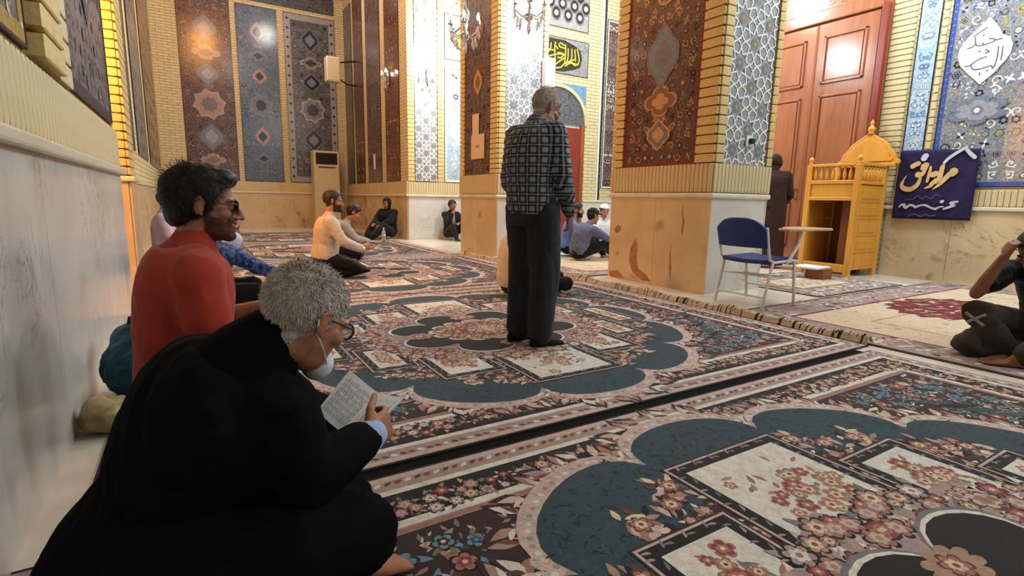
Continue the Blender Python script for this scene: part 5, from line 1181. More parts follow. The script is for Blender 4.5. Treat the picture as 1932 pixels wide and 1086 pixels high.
def person(label, base, P, shirt='shirt_white', trousers='trousers_black', skinm='skin_tan', hair='hair_black', beard=0.0, hv=0.006, bv=0.016, sleeve=1.0, shirt_long=0.0, eyes=True,
           hands=('relaxed', 'relaxed'), shoes=None, wr=0.008, hairthick=0.016, hair_noise=0.005, fat=1.0, belly=0.02, strands=0, hairmat2=None, bald=0.0, hands_on=(True, True), feet_on=(True, True), collar=True, loose=0.0, name='person', group=None, hood=None, cap=None, leg_loose=0.0, strand_len=0.022, crown_mat=None, shirt_name='shirt', smooth=4, beard_mat=None, beard_side=True, zmin=0.0175):
    global ZMIN; ZMIN = zmin
    """P: dict of joints in world metres: pel neck head fwd up R(right) shR shL elR elL wrR wrL knR knL anR anL toR toL + palm normals pnR pnL hand dirs hdR hdL"""
    t = world_thing(name, base, label, 'person'); b = base; g = lambda k: np.array(P[k], float)
    R = unit(P['R']); Rn = unit(P.get('Rn', P['R'])); pel, neck = g('pel'), g('neck'); T = unit(neck - pel)
    if 'shR' not in P: P['shR'] = neck + Rn * 0.175 * fat - T * 0.055
    if 'shL' not in P: P['shL'] = neck - Rn * 0.175 * fat - T * 0.055
    hipR, hipL = pel + R * 0.088, pel - R * 0.088
    bend = P.get('bend')
    # head
    B = basis(P['fwd'], P['up']); hc = g('head'); hp = [((np.array(v) @ B.T) + hc, f) for v, f in head_parts(P.get('nose', 1.0))]
    jawb = hc + B @ A3(0, -0.015, -0.055)
    hp.append(tube([jawb, (jawb + neck) / 2 + B @ A3(0, -0.006, 0) , neck - T * 0.02], [0.052, 0.052, 0.062], 14))
    V, N, F = remesh(hp, hv, 2); parts_V = [V]; parts_F = [F]
    L = (V - hc) @ B
    # body core, arms and legs
    core = [loft(torso_rings(pel, neck, R, Rn, -0.012, 0, bend, fat=fat))]
    for s in ('R', 'L'):
        core.append(tube([g('sh' + s), g('el' + s)], [0.045, 0.036], 12)); h = hipR if s == 'R' else hipL
        core.append(tube([h, g('kn' + s), g('an' + s)], [0.072, 0.05, 0.036], 12))
    for s in ('R', 'L'):
        sd = 1 if s == 'R' else -1; ar = [tube([g('el' + s), g('el' + s) * .65 + g('wr' + s) * .35, g('wr' + s)], [0.037, 0.038, 0.026], 12)]
        k = 0 if s == 'R' else 1
        if hands_on[k]:
            hd = P.get('hd' + s, g('wr' + s) - g('el' + s)); pn = P.get('pn' + s, A3(0, 0, -1)); cu = {'relaxed': 0.35, 'grip': 0.85, 'open': 0.15, 'fist': 1.2}[hands[k]]
            ar += hand_parts(g('wr' + s), hd, pn, sd, cu)
            v2, n2, f2 = remesh(ar, hv if hv < .008 else 0.008, 1); parts_V.append(v2); parts_F.append(f2)
        else: core += ar
        if feet_on[k]: core += foot_parts(g('an' + s), P['to' + s], 1.0, shoes is None)
    v3, n3, f3 = remesh(core, min(bv, 0.012 if shoes is None else bv), 2); parts_V.append(v3); parts_F.append(f3)
    AV = np.concatenate(parts_V); o = 0; AF = []
    for v, f in zip(parts_V, parts_F): AF += [tuple(i + o for i in q) for q in f]; o += len(v)
    mk('body', AV, AF, skinm, t, True, b)
    # hair and beard
    hl = np.interp(L[:, 1], *HAIRLINE); ear = np.abs(L[:, 0]) > 0.0795
    dz = (L[:, 2] - hl - 0.05 * bald * (L[:, 1] > 0.03)) / 0.016
    m = np.clip(dz, 0, 1) * (~(ear & (L[:, 2] < 0.03))) * (L[:, 2] > -0.085)
    if hair and not hood:
        q = region_shell(V, N, F, L, m, hairthick, hair_noise, 90, 3)
        if q:
            ho = mk('hair', q[0], q[1], hair, t, True, b)
            if strands:
                sv = []; sf = []; smi = []; HV = np.array(q[0]); rr = random.Random(strands); C = hc + B @ A3(0, -0.02, 0.02); crown = B @ unit(A3(0.1, -0.55, 0.85)); upv = B @ A3(0, 0, 1)
                for k in range(strands):
                    p = HV[rr.randrange(len(HV))]; n_ = unit(p - C); fl = n_ * (n_ @ crown) - crown; fl = unit(fl - n_ * (fl @ n_) + 0.25 * np.array([rr.gauss(0, 1) for _ in range(3)])); ll = rr.uniform(.4, 1.0) * strand_len; sd_ = unit(np.cross(n_, fl)) * 0.0007
                    a = p - n_ * 0.002; c_ = a + fl * ll * .6 + n_ * 0.0035; d_ = a + fl * ll + n_ * rr.uniform(.001, .0045); bs = len(sv); sv += [a - sd_, a + sd_, c_ + sd_, c_ - sd_, d_]; sf += [(bs, bs + 1, bs + 2, bs + 3), (bs + 3, bs + 2, bs + 4)]; j_ = 0 if rr.random() < .62 else 1
                    if crown_mat and (p - hc) @ B[:, 2] > 0.085 + rr.gauss(0, .012) and rr.random() < 0.6: j_ = 2
                    smi += [j_, j_]
                so = mk('hair_strands', sv, sf, [hair, hairmat2 or hair] + ([crown_mat] if crown_mat else []), t, False, b); so.data.polygons.foreach_set('material_index', smi); so['kind'] = 'stuff'
    if hood:
        mh = np.clip(np.maximum((0.045 - L[:, 1]) / 0.012, (L[:, 2] - 0.07) / 0.012), 0, 1); q = region_shell(V, N, F, L, mh, 0.022, 0.004, 40, 2)
        if q: mk('hood', q[0], q[1], hood, t, True, b)
    if cap:
        mc = np.clip((L[:, 2] - 0.05 - 0.15 * np.clip(L[:, 1], 0, 1)) / 0.008, 0, 1); q = region_shell(V, N, F, L, mc, 0.022, 0.001, 40, 2); co = mk('cap', q[0], q[1], cap, t, True, b)
        if cap == 'cloth_black': mk('brim', *loft([(hc + B @ A3(0, 0.08, 0.066), B[:, 0], B[:, 2], 0.066, 0.005), (hc + B @ A3(0, 0.12, 0.064), B[:, 0], B[:, 2], 0.06, 0.005), (hc + B @ A3(0, 0.155, 0.055), B[:, 0], B[:, 2], 0.035, 0.004)], 14), cap, co, True, b)
    if beard:
        mb_ = np.clip((-0.030 - 0.35 * np.clip(0.055 - L[:, 1], 0, 1) * (L[:, 1] > 0.0) * 0 - L[:, 2]) / 0.012, 0, 1) * np.clip((L[:, 1] + 0.002) / 0.012, 0, 1) * np.clip((L[:, 2] + 0.125) / 0.012, 0, 1)
        mouth = (np.abs(L[:, 0]) < 0.024) & (L[:, 1] > 0.075) & (L[:, 2] > -0.08) & (L[:, 2] < -0.06); nose_ = (np.abs(L[:, 0]) < 0.028) & (L[:, 1] > 0.088) & (L[:, 2] > -0.052)
        side = np.clip((0.02 - L[:, 1]) / 0.01, 0, 1) * np.clip((L[:, 1] + 0.01) / 0.008, 0, 1) * (L[:, 2] < 0.0) * (np.abs(L[:, 0]) < 0.078) * (np.abs(L[:, 0]) > 0.05)
        cheek = np.clip((-0.045 - 0.5 * (L[:, 1] - 0.03) * (L[:, 1] < 0.07) - L[:, 2]) / 0.012 + 1.2, 0, 1); mb_ = np.maximum(mb_ * (~mouth) * (~nose_) * cheek, side if beard_side else 0)
        q = region_shell(V, N, F, L, mb_, beard, 0.0015, 150, 5)
        if q: mk('beard', q[0], q[1], beard_mat or hair or 'hair_black', t, True, b)
    if eyes:
        for s in (1, -1):
            e = mk('eye', *ellipsoid(hc + B @ A3(s * 0.031, 0.0765, -0.001), (0.0105,) * 3, None, 12, 8), 'eye_white', t, True, b)
            mk('iris', *ellipsoid(hc + B @ A3(s * 0.031, 0.0845, -0.002), (0.0052, 0.0036, 0.0052), B, 10, 6), 'eye_dark', e, True, b)
            mk('eyebrow', *tube([hc + B @ A3(s * 0.014, 0.0945, 0.0175), hc + B @ A3(s * 0.032, 0.090, 0.0225), hc + B @ A3(s * 0.048, 0.078, 0.0175)], [0.004, 0.0045, 0.003], 8), hair or 'hair_black', t, True, b)
        mk('lips', *tube([hc + B @ A3(-0.02, 0.088, -0.069), hc + B @ A3(0, 0.0985, -0.069), hc + B @ A3(0.02, 0.088, -0.069)], [0.003, 0.0065, 0.003], 8), 'lip', t, True, b)
    # shirt
    sh = [loft(torso_rings(pel, neck, R, Rn, 0.012 + loose, belly, bend, -0.03 - shirt_long, 0.97, fat))]
    if collar: sh.append(tube([neck - T * 0.03, neck + unit(hc - neck) * 0.025], [0.078, 0.066], 14))
    for s in ('R', 'L'):
        S, E, Wr = g('sh' + s), g('el' + s), g('wr' + s); gl = loose * 0.6
        sh.append(tube([neck - T * 0.05, S], [0.07, 0.068 + gl], 12)); sh.append(tube([S, S * .55 + E * .45, E], [0.068 + gl, 0.06 + gl, 0.053 + gl], 12) if sleeve >= 0.5 else tube([S, S * .35 + E * .65], [0.068 + gl, 0.062 + gl], 12))
        if sleeve >= 0.9: sh.append(tube([E, E * .5 + Wr * .5, E * .05 + Wr * .95], [0.053 + gl, 0.048 + gl, 0.038 + gl], 12))
    so = build_mesh_part(shirt_name, sh, bv * .8, smooth, shirt, t, b, (wr, 26, len(label) % 7))
    # trousers
    tr = [loft(torso_rings(pel, neck, R, Rn, 0.008, 0, bend, -0.2, 0.16, fat))]
    for s in ('R', 'L'):
        h = hipR if s == 'R' else hipL; K, An = g('kn' + s), g('an' + s); q = leg_loose
        tr.append(tube([h, h * .5 + K * .5, K, K * .5 + An * .5, K * .08 + An * .92], [0.095 + q, 0.088 + q, 0.072 + q, 0.064 + q, 0.054 + q], 14))
    build_mesh_part('trousers', tr, bv, 3, trousers, t, b, (wr, 20, 3))
    if shoes:
        for k, s in enumerate(('R', 'L')):
            if feet_on[k]:
                f = foot_parts(g('an' + s), P['to' + s], 1.12, False); build_mesh_part('sock', f, 0.012, 2, shoes, t, b)
    return t, B, hc, so
def legs_cross(px, py, pz, F, R, spread=0.24, reach=0.34, z=0.11):
    """cross-legged joints from the pelvis"""
    F, R = unit(F), unit(R); p = A3(px, py, pz); Z = A3(0, 0, 1)
    knR = p + F * reach + R * spread; knL = p + F * reach - R * spread; knR[2] = knL[2] = z
    anR = p + F * (reach + 0.02) - R * 0.10; anL = p + F * (reach - 0.08) + R * 0.12; anR[2] = anL[2] = 0.06
    return dict(knR=knR, knL=knL, anR=anR, anL=anL, toR=-R, toL=R)
def legs_kneel(px, py, F, R, th=0.42):
    F, R = unit(F), unit(R); p = A3(px, py, 0); kn = lambda s: p + F * th + R * s * 0.14 + A3(0, 0, 0.085); an = lambda s: p - F * 0.04 + R * s * 0.09 + A3(0, 0, 0.06)
    return dict(knR=kn(1), knL=kn(-1), anR=an(1), anL=an(-1), toR=-F, toL=-F)

# ============================================================ PEOPLE
fabric('coat_black', (15, 15, 18), 0.95, 0.25, sheen=0.0); M('coat_black').node_tree.nodes['Principled BSDF'].inputs['Specular IOR Level'].default_value = 0.05; fabric('cloth_black', (20, 20, 22), 0.85, 0.2); fabric('trousers_dark', (42, 44, 50), 0.85, 0.2); fabric('trousers_black', (22, 22, 25), 0.85, 0.2)
fabric('tee_red', (156, 54, 38), 0.85, 0.12); fabric('shirt_lavender', (176, 170, 206), 0.85, 0.1); fabric('shirt_cream', (206, 190, 172), 0.8, 0.08); fabric('shirt_grey', (150, 152, 156), 0.85, 0.1)
fabric('shirt_blue', (92, 122, 182), 0.85, 0.1); fabric('shirt_steel', (92, 98, 122), 0.85, 0.15); fabric('shirt_white', (206, 206, 204), 0.85, 0.06); fabric('robe_brown', (54, 34, 28), 0.85, 0.2); fabric('trousers_brown', (62, 54, 50), 0.85, 0.25); fabric('shirt_cuff', (150, 172, 214), 0.8, 0.05)
t_ = NT('shirt_denim_check'); v_ = t_.co(); f_ = t_.noise(v_, 26, 4, 0.7, 1.0); t_.set(t_.ramp(f_, [(0.38, srgb(26, 32, 58)), (0.5, srgb(56, 76, 128)), (0.62, srgb(104, 128, 178))]), 0.85, 0.2)
# plaid shirt: bands round the trunk and across it
t_ = NT('shirt_plaid'); tc = t_.n('ShaderNodeTexCoord'); sx = t_.n('ShaderNodeSeparateXYZ'); t_.l(tc.outputs['Object'], sx.inputs[0])
ang = t_.math('MULTIPLY', t_.math('ARCTAN2', sx.outputs['X'], sx.outputs['Y']), 0.165)
def band(src, per):
    fr = t_.math('FRACT', t_.math('DIVIDE', t_.math('ADD', src, 10.0), per)); wide = t_.math('GREATER_THAN', fr, 0.5)
    thin = t_.math('LESS_THAN', t_.math('ABSOLUTE', t_.math('SUBTRACT', fr, 0.25)), 0.07); return wide, thin
wu, tu = band(ang, 0.062); wv, tv = band(sx.outputs['Z'], 0.058)
base = t_.ramp(t_.math('MULTIPLY', t_.math('ADD', wu, wv), 0.5), [(0.2, srgb(24, 26, 30)), (0.5, srgb(58, 62, 70)), (0.9, srgb(138, 142, 150))])
c_ = t_.mix(t_.math('MULTIPLY', t_.math('ADD', tu, tv), 0.3), base, srgb(196, 200, 208)); t_.set(c_, 0.85, 0.15); t_.bump(t_.noise(tc.outputs['Object'], 60, 3), 0.25, 0.004)
plain('glasses_frame', (52, 30, 22), 0.3, 0.5); t_ = NT('lens'); t_.set((0.9, 0.95, 1, 1), 0.05, 0.5, trans=0.9); plain('lens_dark', (30, 24, 24), 0.08, 0.6); plain('mask_white', (206, 216, 224), 0.8, 0.2, 0.05); plain('watch', (206, 200, 190), 0.25, 0.5, metal=0.6)

def glasses(t, B, hc, b, lens='lens'):
    g = link('glasses', None, parent=t)
    for s in (1, -1):
        pts = [hc + B @ A3(s * 0.033 + 0.026 * math.cos(a), 0.099 - 0.10 * (abs(s * 0.033 + 0.026 * math.cos(a))) ** 1.6, 0.0 + 0.020 * math.sin(a)) for a in np.linspace(0, 2 * PI, 17)]
        mk('rim', *tube(pts, 0.0022, 6), 'glasses_frame', g, True, b); mk('lens', *ellipsoid(hc + B @ A3(s * 0.033, 0.0975, 0), (0.0255, 0.0015, 0.0195), B, 14, 8), lens, g, True, b)
        mk('temple', *tube([hc + B @ A3(s * 0.060, 0.092, 0.008), hc + B @ A3(s * 0.078, 0.045, 0.008), hc + B @ A3(s * 0.084, -0.012, 0.010), hc + B @ A3(s * 0.082, -0.034, -0.008)], [0.0026, 0.0026, 0.0024, 0.002], 6), 'glasses_frame', g, True, b)
    mk('bridge', *tube([hc + B @ A3(-0.009, 0.101, 0.004), hc + B @ A3(0, 0.104, 0.007), hc + B @ A3(0.009, 0.101, 0.004)], 0.002, 6), 'glasses_frame', g, True, b)
def cuff(t, b, E, W, mat, r=0.036, k=0.93): 
    E, W = np.array(E, float), np.array(W, float); d = unit(W - E); p = E * (1 - k) + W * k; mk('cuff', *tube([p - d * 0.02, p + d * 0.022], [r, r * 0.97], 14), mat, t, True, b)

# ---- elderly man reading, foreground
b1 = (0.0, 1.27, RT)
F1 = unit((0.96, 0.28, 0)); R1 = A3(0.28, -0.96, 0)
J = dict(pel=(-0.10, 1.30, 0.14), neck=(0.095, 1.26, 0.575), head=(0.208, 1.255, 0.672), fwd=(0.80, 0.42, -0.46), up=(0.40, 0.16, 0.9), R=R1, bend=(-0.025, 0, 0.03),
    shR=(0.125, 1.11, 0.50), shL=(0.09, 1.43, 0.52), elR=(0.165, 1.085, 0.365), elL=(0.24, 1.50, 0.34), wrR=(0.315, 1.17, 0.385), wrL=(0.36, 1.55, 0.27),
    hdR=(0.75, 0.55, 0.05), pnR=(-0.35, 0.75, -0.2), hdL=(0.8, -0.2, -0.1), pnL=(0, 0, -1))
J.update(legs_cross(-0.10, 1.30, 0.12, F1, R1, 0.22, 0.36, 0.14)); J['knR'] = A3(0.285, 1.10, 0.19); J['anR'] = A3(0.235, 1.22, 0.07); J['toR'] = unit((0.95, -0.2, 0)); J['anL'] = A3(0.12, 1.30, 0.06)
t1, B1, h1, _ = person('elderly grey-haired man in black coat sitting by the wall and reading a booklet', b1, J, 'coat_black', 'trousers_black', 'skin_old', 'hair_grey', 0.0, 0.0045, 0.013, wr=0.012, hands=('grip', 'relaxed'), strands=16000, strand_len=0.015, crown_mat='hair_mid', hairmat2='hair_white', hairthick=0.009, hair_noise=0.0015, loose=0.02, fat=1.04, belly=0.05, leg_loose=0.015, shirt_name='coat', collar=True, smooth=24)
mk('coat_collar', *tube([A3(0.06, 1.265, 0.545), A3(0.105, 1.262, 0.60), A3(0.14, 1.26, 0.635)], [0.12, 0.096, 0.076], 18), 'coat_black', t1, True, b1)
# skirts of the coat spread round the hips
V, N, F = remesh([loft([(A3(-0.19, 1.31, 0.02), R1, F1, 0.25, 0.19), (A3(-0.17, 1.31, 0.12), R1, F1, 0.245, 0.18), (A3(-0.12, 1.30, 0.24), R1, F1, 0.22, 0.165), (A3(-0.06, 1.29, 0.34), R1, F1, 0.20, 0.14)], 20), tube([(-0.05, 1.13, 0.20), (0.14, 1.09, 0.215), (0.265, 1.11, 0.19)], [0.14, 0.13, 0.10], 14), tube([(0.05, 1.2, 0.2), (0.24, 1.25, 0.18)], [0.15, 0.11], 14), tube([(-0.05, 1.48, 0.16), (0.2, 1.5, 0.14)], [0.11, 0.09], 14)], 0.014, 4)
V = wrinkle(V, N, 0.012, 20, 2); mk('coat_skirt', V, F, 'coat_black', t1, True, b1)
glasses(t1, B1, h1, b1); cuff(t1, b1, J['elR'], J['wrR'], 'shirt_cuff', 0.040, 0.97)
mk('face_mask', *ellipsoid(h1 + B1 @ A3(0, 0.078, -0.092), (0.042, 0.034, 0.040), B1, 16, 10), 'mask_white', t1, True, b1)
for s in (1, -1): mk('mask_loop', *tube([h1 + B1 @ A3(s * 0.04, 0.07, -0.085), h1 + B1 @ A3(s * 0.068, 0.02, -0.055), h1 + B1 @ A3(s * 0.080, -0.02, -0.03), h1 + B1 @ A3(s * 0.087, -0.036, 0.0)], 0.0018, 6), 'mask_white', t1, True, b1)
# booklet held open
bk = world_thing('booklet', (0.34, 1.33, 0.45), 'open white booklet held by the elderly man', 'booklet')
def page(a, b_, c, d, th, nm):
    a, b_, c, d = map(lambda q: np.array(q, float), (a, b_, c, d)); n_ = unit(np.cross(b_ - a, d - a)); vs = []; fs = []
    k = 6
    for s in (0, 1):
        for i in range(k + 1):
            u = i / k; bow = 0.006 * math.sin(PI * u)
            for p0, p1 in ((a, d), (b_, c)): vs.append(p0 * (1 - u) + p1 * u + n_ * (bow + s * th))
    m_ = 2 * (k + 1)
    for i in range(k):
        q = 2 * i; fs += [(q, q + 1, q + 3, q + 2), (m_ + q, m_ + q + 2, m_ + q + 3, m_ + q + 1), (q, q + 2, m_ + q + 2, m_ + q), (q + 1, m_ + q + 1, m_ + q + 3, q + 3)]
    fs += [(0, m_, m_ + 1, 1), (2 * k, 2 * k + 1, m_ + 2 * k + 1, m_ + 2 * k)]
    o = MB().add(vs, fs).build(nm, 'paper_white', bk); return a, b_, c, d, n_
LP = page((0.240, 1.36, 0.400), (0.338, 1.40, 0.484), (0.403, 1.34, 0.421), (0.286, 1.27, 0.361), 0.002, 'left_page')
RP = page((0.286, 1.27, 0.360), (0.403, 1.34, 0.420), (0.481, 1.37, 0.388), (0.372, 1.33, 0.324), 0.002, 'right_page')
for (a, b_, c, d, n_), nl in ((LP, 13), (RP, 9)):
    tx = MB(); rr = random.Random(4); sgn = 1 if n_ @ (A3(0, 0, 0.95) - a) > 0 else -1
    for i in range(nl):
        for j in range(7):
            u0 = 0.10 + 0.8 * (j / 7) + rr.uniform(0, .02); u1 = u0 + rr.uniform(.06, .1); v = 0.10 + 0.8 * i / nl
            f = lambda u, w_: (a * (1 - w_) + d * w_) * (1 - u) + (b_ * (1 - w_) + c * w_) * u + n_ * (0.006 * math.sin(PI * w_) + (0.0026 if sgn > 0 else -0.0006))
            tx.add([f(u0, v), f(u1, v), f(u1, v + .022), f(u0, v + .022)], [(0, 1, 2, 3)])
    tx.build('printed_lines', 'ink', bk)

# ---- man in red T-shirt
b2 = (0.05, 2.05, RT); F2 = A3(1, 0.02, 0); R2 = A3(0, -1, 0)
J = dict(pel=(-0.06, 2.05, 0.25), neck=(-0.005, 2.05, 0.785), head=(0.035, 2.05, 0.915), fwd=(0.99, 0.0, -0.08), up=(0.05, 0, 1), R=R2, shR=(0.0, 1.875, 0.70), shL=(0.0, 2.225, 0.70), elR=(0.03, 1.82, 0.47), elL=(0.03, 2.28, 0.47), wrR=(0.26, 1.87, 0.53), wrL=(0.25, 2.2, 0.53), pnR=(0, 0.4, 0.9), pnL=(0, -0.4, 0.9), hdR=(0.9, 0.3, 0.15), hdL=(0.9, -0.3, 0.15), bend=(-0.02, 0, 0))
J.update(legs_kneel(-0.02, 2.05, F2, R2))
skin('skin_mid', (154, 104, 78)); plain('stubble', (78, 52, 41), 0.7, 0.2, 0.3, 120)
t2, B2, h2, _ = person('man in red T-shirt with black hair, beard and dark glasses, seated in profile', b2, J, 'tee_red', 'trousers_black', 'skin_mid', 'hair_black', 0.003, 0.0045, 0.013, sleeve=0.3, hairthick=0.020, hair_noise=0.005, strands=6000, strand_len=0.03, loose=0.014, fat=0.98, wr=0.007, hands=('open', 'open'), collar=False, smooth=24, beard_mat='stubble')
mk('neck_band', *tube([A3(-0.022, 2.05, 0.72), A3(-0.012, 2.05, 0.752), A3(-0.004, 2.05, 0.782)], [0.115, 0.098, 0.073], 20), 'tee_red', t2, True, b2)
glasses(t2, B2, h2, b2, 'lens_dark')
mk('hair_crown', *(lambda q: (wrinkle(q[0], q[1], 0.01, 60, 1), q[2]))(remesh([ellipsoid(h2 + B2 @ A3(0, 0.045, 0.090), (0.064, 0.05, 0.034), B2), ellipsoid(h2 + B2 @ A3(0, -0.035, 0.06), (0.084, 0.080, 0.062), B2), ellipsoid(h2 + B2 @ A3(0, -0.075, -0.025), (0.062, 0.038, 0.055), B2)], 0.006, 2)), 'hair_black', t2, True, b2)

# ---- person in lavender shirt at the far end of the left wall
b3 = (-0.28, 7.75, 0.0); F3 = A3(1, -0.1, 0); R3 = A3(-0.1, -1, 0)
J = dict(pel=(-0.33, 7.75, 0.16), neck=(-0.30, 7.75, 0.70), head=(-0.25, 7.74, 0.86), fwd=(1, -0.1, -0.1), up=(0, 0, 1), R=R3, elR=(-0.25, 7.52, 0.45), elL=(-0.25, 7.98, 0.45), wrR=(-0.02, 7.6, 0.36), wrL=(-0.02, 7.9, 0.36)); J.update(legs_cross(-0.3, 7.75, 0.14, F3, R3))
person('person in lavender shirt sitting against the far left wall behind the red T-shirt man', b3, J, 'shirt_lavender', 'trousers_black', 'skin_tan', 'hair_black', 0, 0.009, 0.018)
# ---- hunched person in blue checked shirt
b4 = (0.3, 4.95, RT); F4 = A3(1, -0.1, 0); R4 = A3(-0.1, -1, 0)
J = dict(pel=(0.06, 5.0, 0.13), neck=(0.24, 4.96, 0.54), head=(0.235, 4.95, 0.705), fwd=(0.9, -0.1, -0.4), up=(0.3, 0, 0.95), R=R4, elR=(0.50, 4.74, 0.33), elL=(0.46, 5.16, 0.3), wrR=(0.72, 4.82, 0.24), wrL=(0.7, 5.06, 0.24), bend=(-0.04, 0, 0.04)); J.update(legs_cross(0.08, 5.0, 0.13, F4, R4, 0.22, 0.36, 0.16))
t4, B4, h4, _ = person('hunched person in blue checked shirt and black trousers beyond the red T-shirt man', b4, J, 'shirt_denim_check', 'trousers_black', 'skin_tan', 'hair_black', 0, 0.009, 0.017, wr=0.014)
mk('white_collar', *tube([A3(0.22, 4.95, 0.53), A3(0.27, 4.93, 0.575)], [0.085, 0.074], 14), 'mask_white', t4, True, b4)
# ---- kneeling man in pale shirt with raised palms
b5 = (1.35, 6.33, RT); F5 = A3(0.99, -0.12, 0); R5 = A3(-0.12, -0.99, 0)
J = dict(pel=(1.28, 6.36, 0.25), neck=(1.35, 6.32, 0.72), head=(1.405, 6.31, 0.895), fwd=(0.97, -0.2, -0.1), up=(0.08, 0, 1), R=R5, elR=(1.45, 6.09, 0.44), elL=(1.46, 6.53, 0.44), wrR=(1.68, 6.14, 0.34), wrL=(1.68, 6.42, 0.35), hdR=(0.9, 0.1, 0.1), hdL=(0.9, -0.1, 0.15), pnR=(0, 0.35, 0.9), pnL=(0, -0.35, 0.9)); J.update(legs_kneel(1.32, 6.36, F5, R5))
t5, B5, h5, _ = person('kneeling bearded man in pale shirt holding his palms up', b5, J, 'shirt_cream', 'trousers_black', 'skin_tan', 'hair_brown', 0.007, 0.0065, 0.016, hands=('open', 'open'), loose=0.01)
cuff(t5, b5, J['elR'], J['wrR'], 'watch', 0.040, 0.98)
# ---- dark-haired person bowing behind him
b6 = (2.010, 8.1, RT); F6 = A3(0.98, -0.2, 0); R6 = A3(-0.2, -0.98, 0)
J = dict(pel=(1.780, 8.15, 0.14), neck=(1.980, 8.1, 0.56), head=(2.090, 8.08, 0.70), fwd=(0.9, -0.2, -0.45), up=(0.45, 0, 0.9), R=R6, elR=(2.060, 7.85, 0.32), elL=(2.140, 8.32, 0.32), wrR=(2.280, 7.95, 0.28), wrL=(2.310, 8.15, 0.28), bend=(-0.03, 0, 0.03)); J.update(legs_cross(1.81, 8.15, 0.14, F6, R6))
person('dark-haired person in grey shirt bowing, half hidden behind the kneeling man', b6, J, 'shirt_grey', 'trousers_black', 'skin_tan', 'hair_black', 0, 0.009, 0.018, hairthick=0.022)
# ---- hooded figure against the block
b7 = (3.85, 12.0, 0.0); F7 = A3(-0.75, -0.66, 0); R7 = A3(-0.66, 0.75, 0)
J = dict(pel=(3.90, 12.02, 0.14), neck=(3.88, 12.0, 0.66), head=(3.85, 11.96, 0.81), fwd=(-0.8, -0.6, -0.2), up=(0, 0, 1), R=R7, elR=(3.62, 12.1, 0.42), elL=(3.86, 11.75, 0.42), wrR=(3.5, 11.85, 0.36), wrL=(3.62, 11.68, 0.34), knR=(3.52, 11.95, 0.34), knL=(3.66, 11.62, 0.3), anR=(3.32, 11.78, 0.07), anL=(3.36, 11.55, 0.07), toR=F7, toL=F7)
person('hooded figure in dark clothes sitting against the far orange-lit wall', b7, J, 'cloth_black', 'trousers_black', 'skin_dark', 'hair_black', 0, 0.011, 0.02, hood='cloth_black', loose=0.03, leg_loose=0.02, shoes='cloth_black')
# ---- far man in black jacket
b8 = (5.15, 11.15, 0.0); F8 = A3(0, -1, 0); R8 = A3(-1, 0, 0)
J = dict(pel=(5.15, 11.28, 0.14), neck=(5.15, 11.26, 0.64), head=(5.15, 11.2, 0.79), fwd=(0, -1, -0.15), up=(0, 0, 1), R=R8, elR=(4.97, 11.02, 0.40), elL=(5.35, 11.1, 0.40), wrR=(5.06, 10.98, 0.60), wrL=(5.2, 10.92, 0.4), hdR=(0.5, 0.3, 0.7), knR=(5.02, 10.9, 0.34), knL=(5.28, 10.9, 0.34), anR=(5.04, 10.72, 0.07), anL=(5.26, 10.72, 0.07), toR=F8, toL=F8)
t8, B8, h8, _ = person('far man in black jacket sitting in the corner with hand at his chin', b8, J, 'cloth_black', 'trousers_black', 'skin_dark', 'hair_black', 0, 0.011, 0.02, hairthick=0.02, shoes='cloth_black')
mk('shirt_front', *loft([(A3(5.15, 11.135, 0.22), R8, A3(0, -1, 0), 0.035, 0.02), (A3(5.15, 11.12, 0.45), R8, A3(0, -1, 0), 0.04, 0.02), (A3(5.15, 11.15, 0.62), R8, A3(0, -1, 0), 0.03, 0.02)], 12), 'shirt_grey', t8, True, b8)

# ---- standing man in plaid shirt
b9 = (1.88, 2.83, RT); F9 = unit((0.95, 0.31, 0)); R9 = A3(F9[1], -F9[0], 0)
def at9(f, r, z): p = A3(1.875, 2.83, 0) + F9 * f + R9 * r; p[2] = z; return p
J = dict(pel=at9(-0.02, 0, 0.90), neck=at9(-0.01, 0, 1.405), head=at9(0.085, 0.01, 1.515), fwd=(0.90, -0.02, -0.5), up=(0.45, 0.1, 0.88), R=R9, bend=F9 * -0.035, elR=at9(0.01, 0.215, 1.075), elL=at9(-0.01, -0.215, 1.075), wrR=at9(0.155, 0.17, 0.87), wrL=at9(0.15, -0.18, 0.87), hdR=F9 * .45 - R9 * .25 + A3(0, 0, -.8), hdL=F9 * .45 + R9 * .25 + A3(0, 0, -.8), pnR=-R9, pnL=R9,
    knR=at9(0.03, 0.095, 0.47), knL=at9(0.03, -0.095, 0.47), anR=at9(-0.03, 0.10, 0.075), anL=at9(-0.03, -0.10, 0.075), toR=(1, -0.05, 0), toL=(0.98, 0.15, 0))
t9, B9, h9, s9 = person('standing grey-haired man in black and white plaid shirt, seen from behind', b9, J, 'shirt_plaid', 'trousers_dark', 'skin_old', 'hair_grey', 0.003, 0.005, 0.013, wr=0.012, loose=0.006, fat=0.9, belly=0.02, leg_loose=0.012, smooth=8, shoes='cloth_black', hairthick=0.007, hair_noise=0.002, strands=5000, strand_len=0.014, hairmat2='hair_white', shirt_long=0.02)
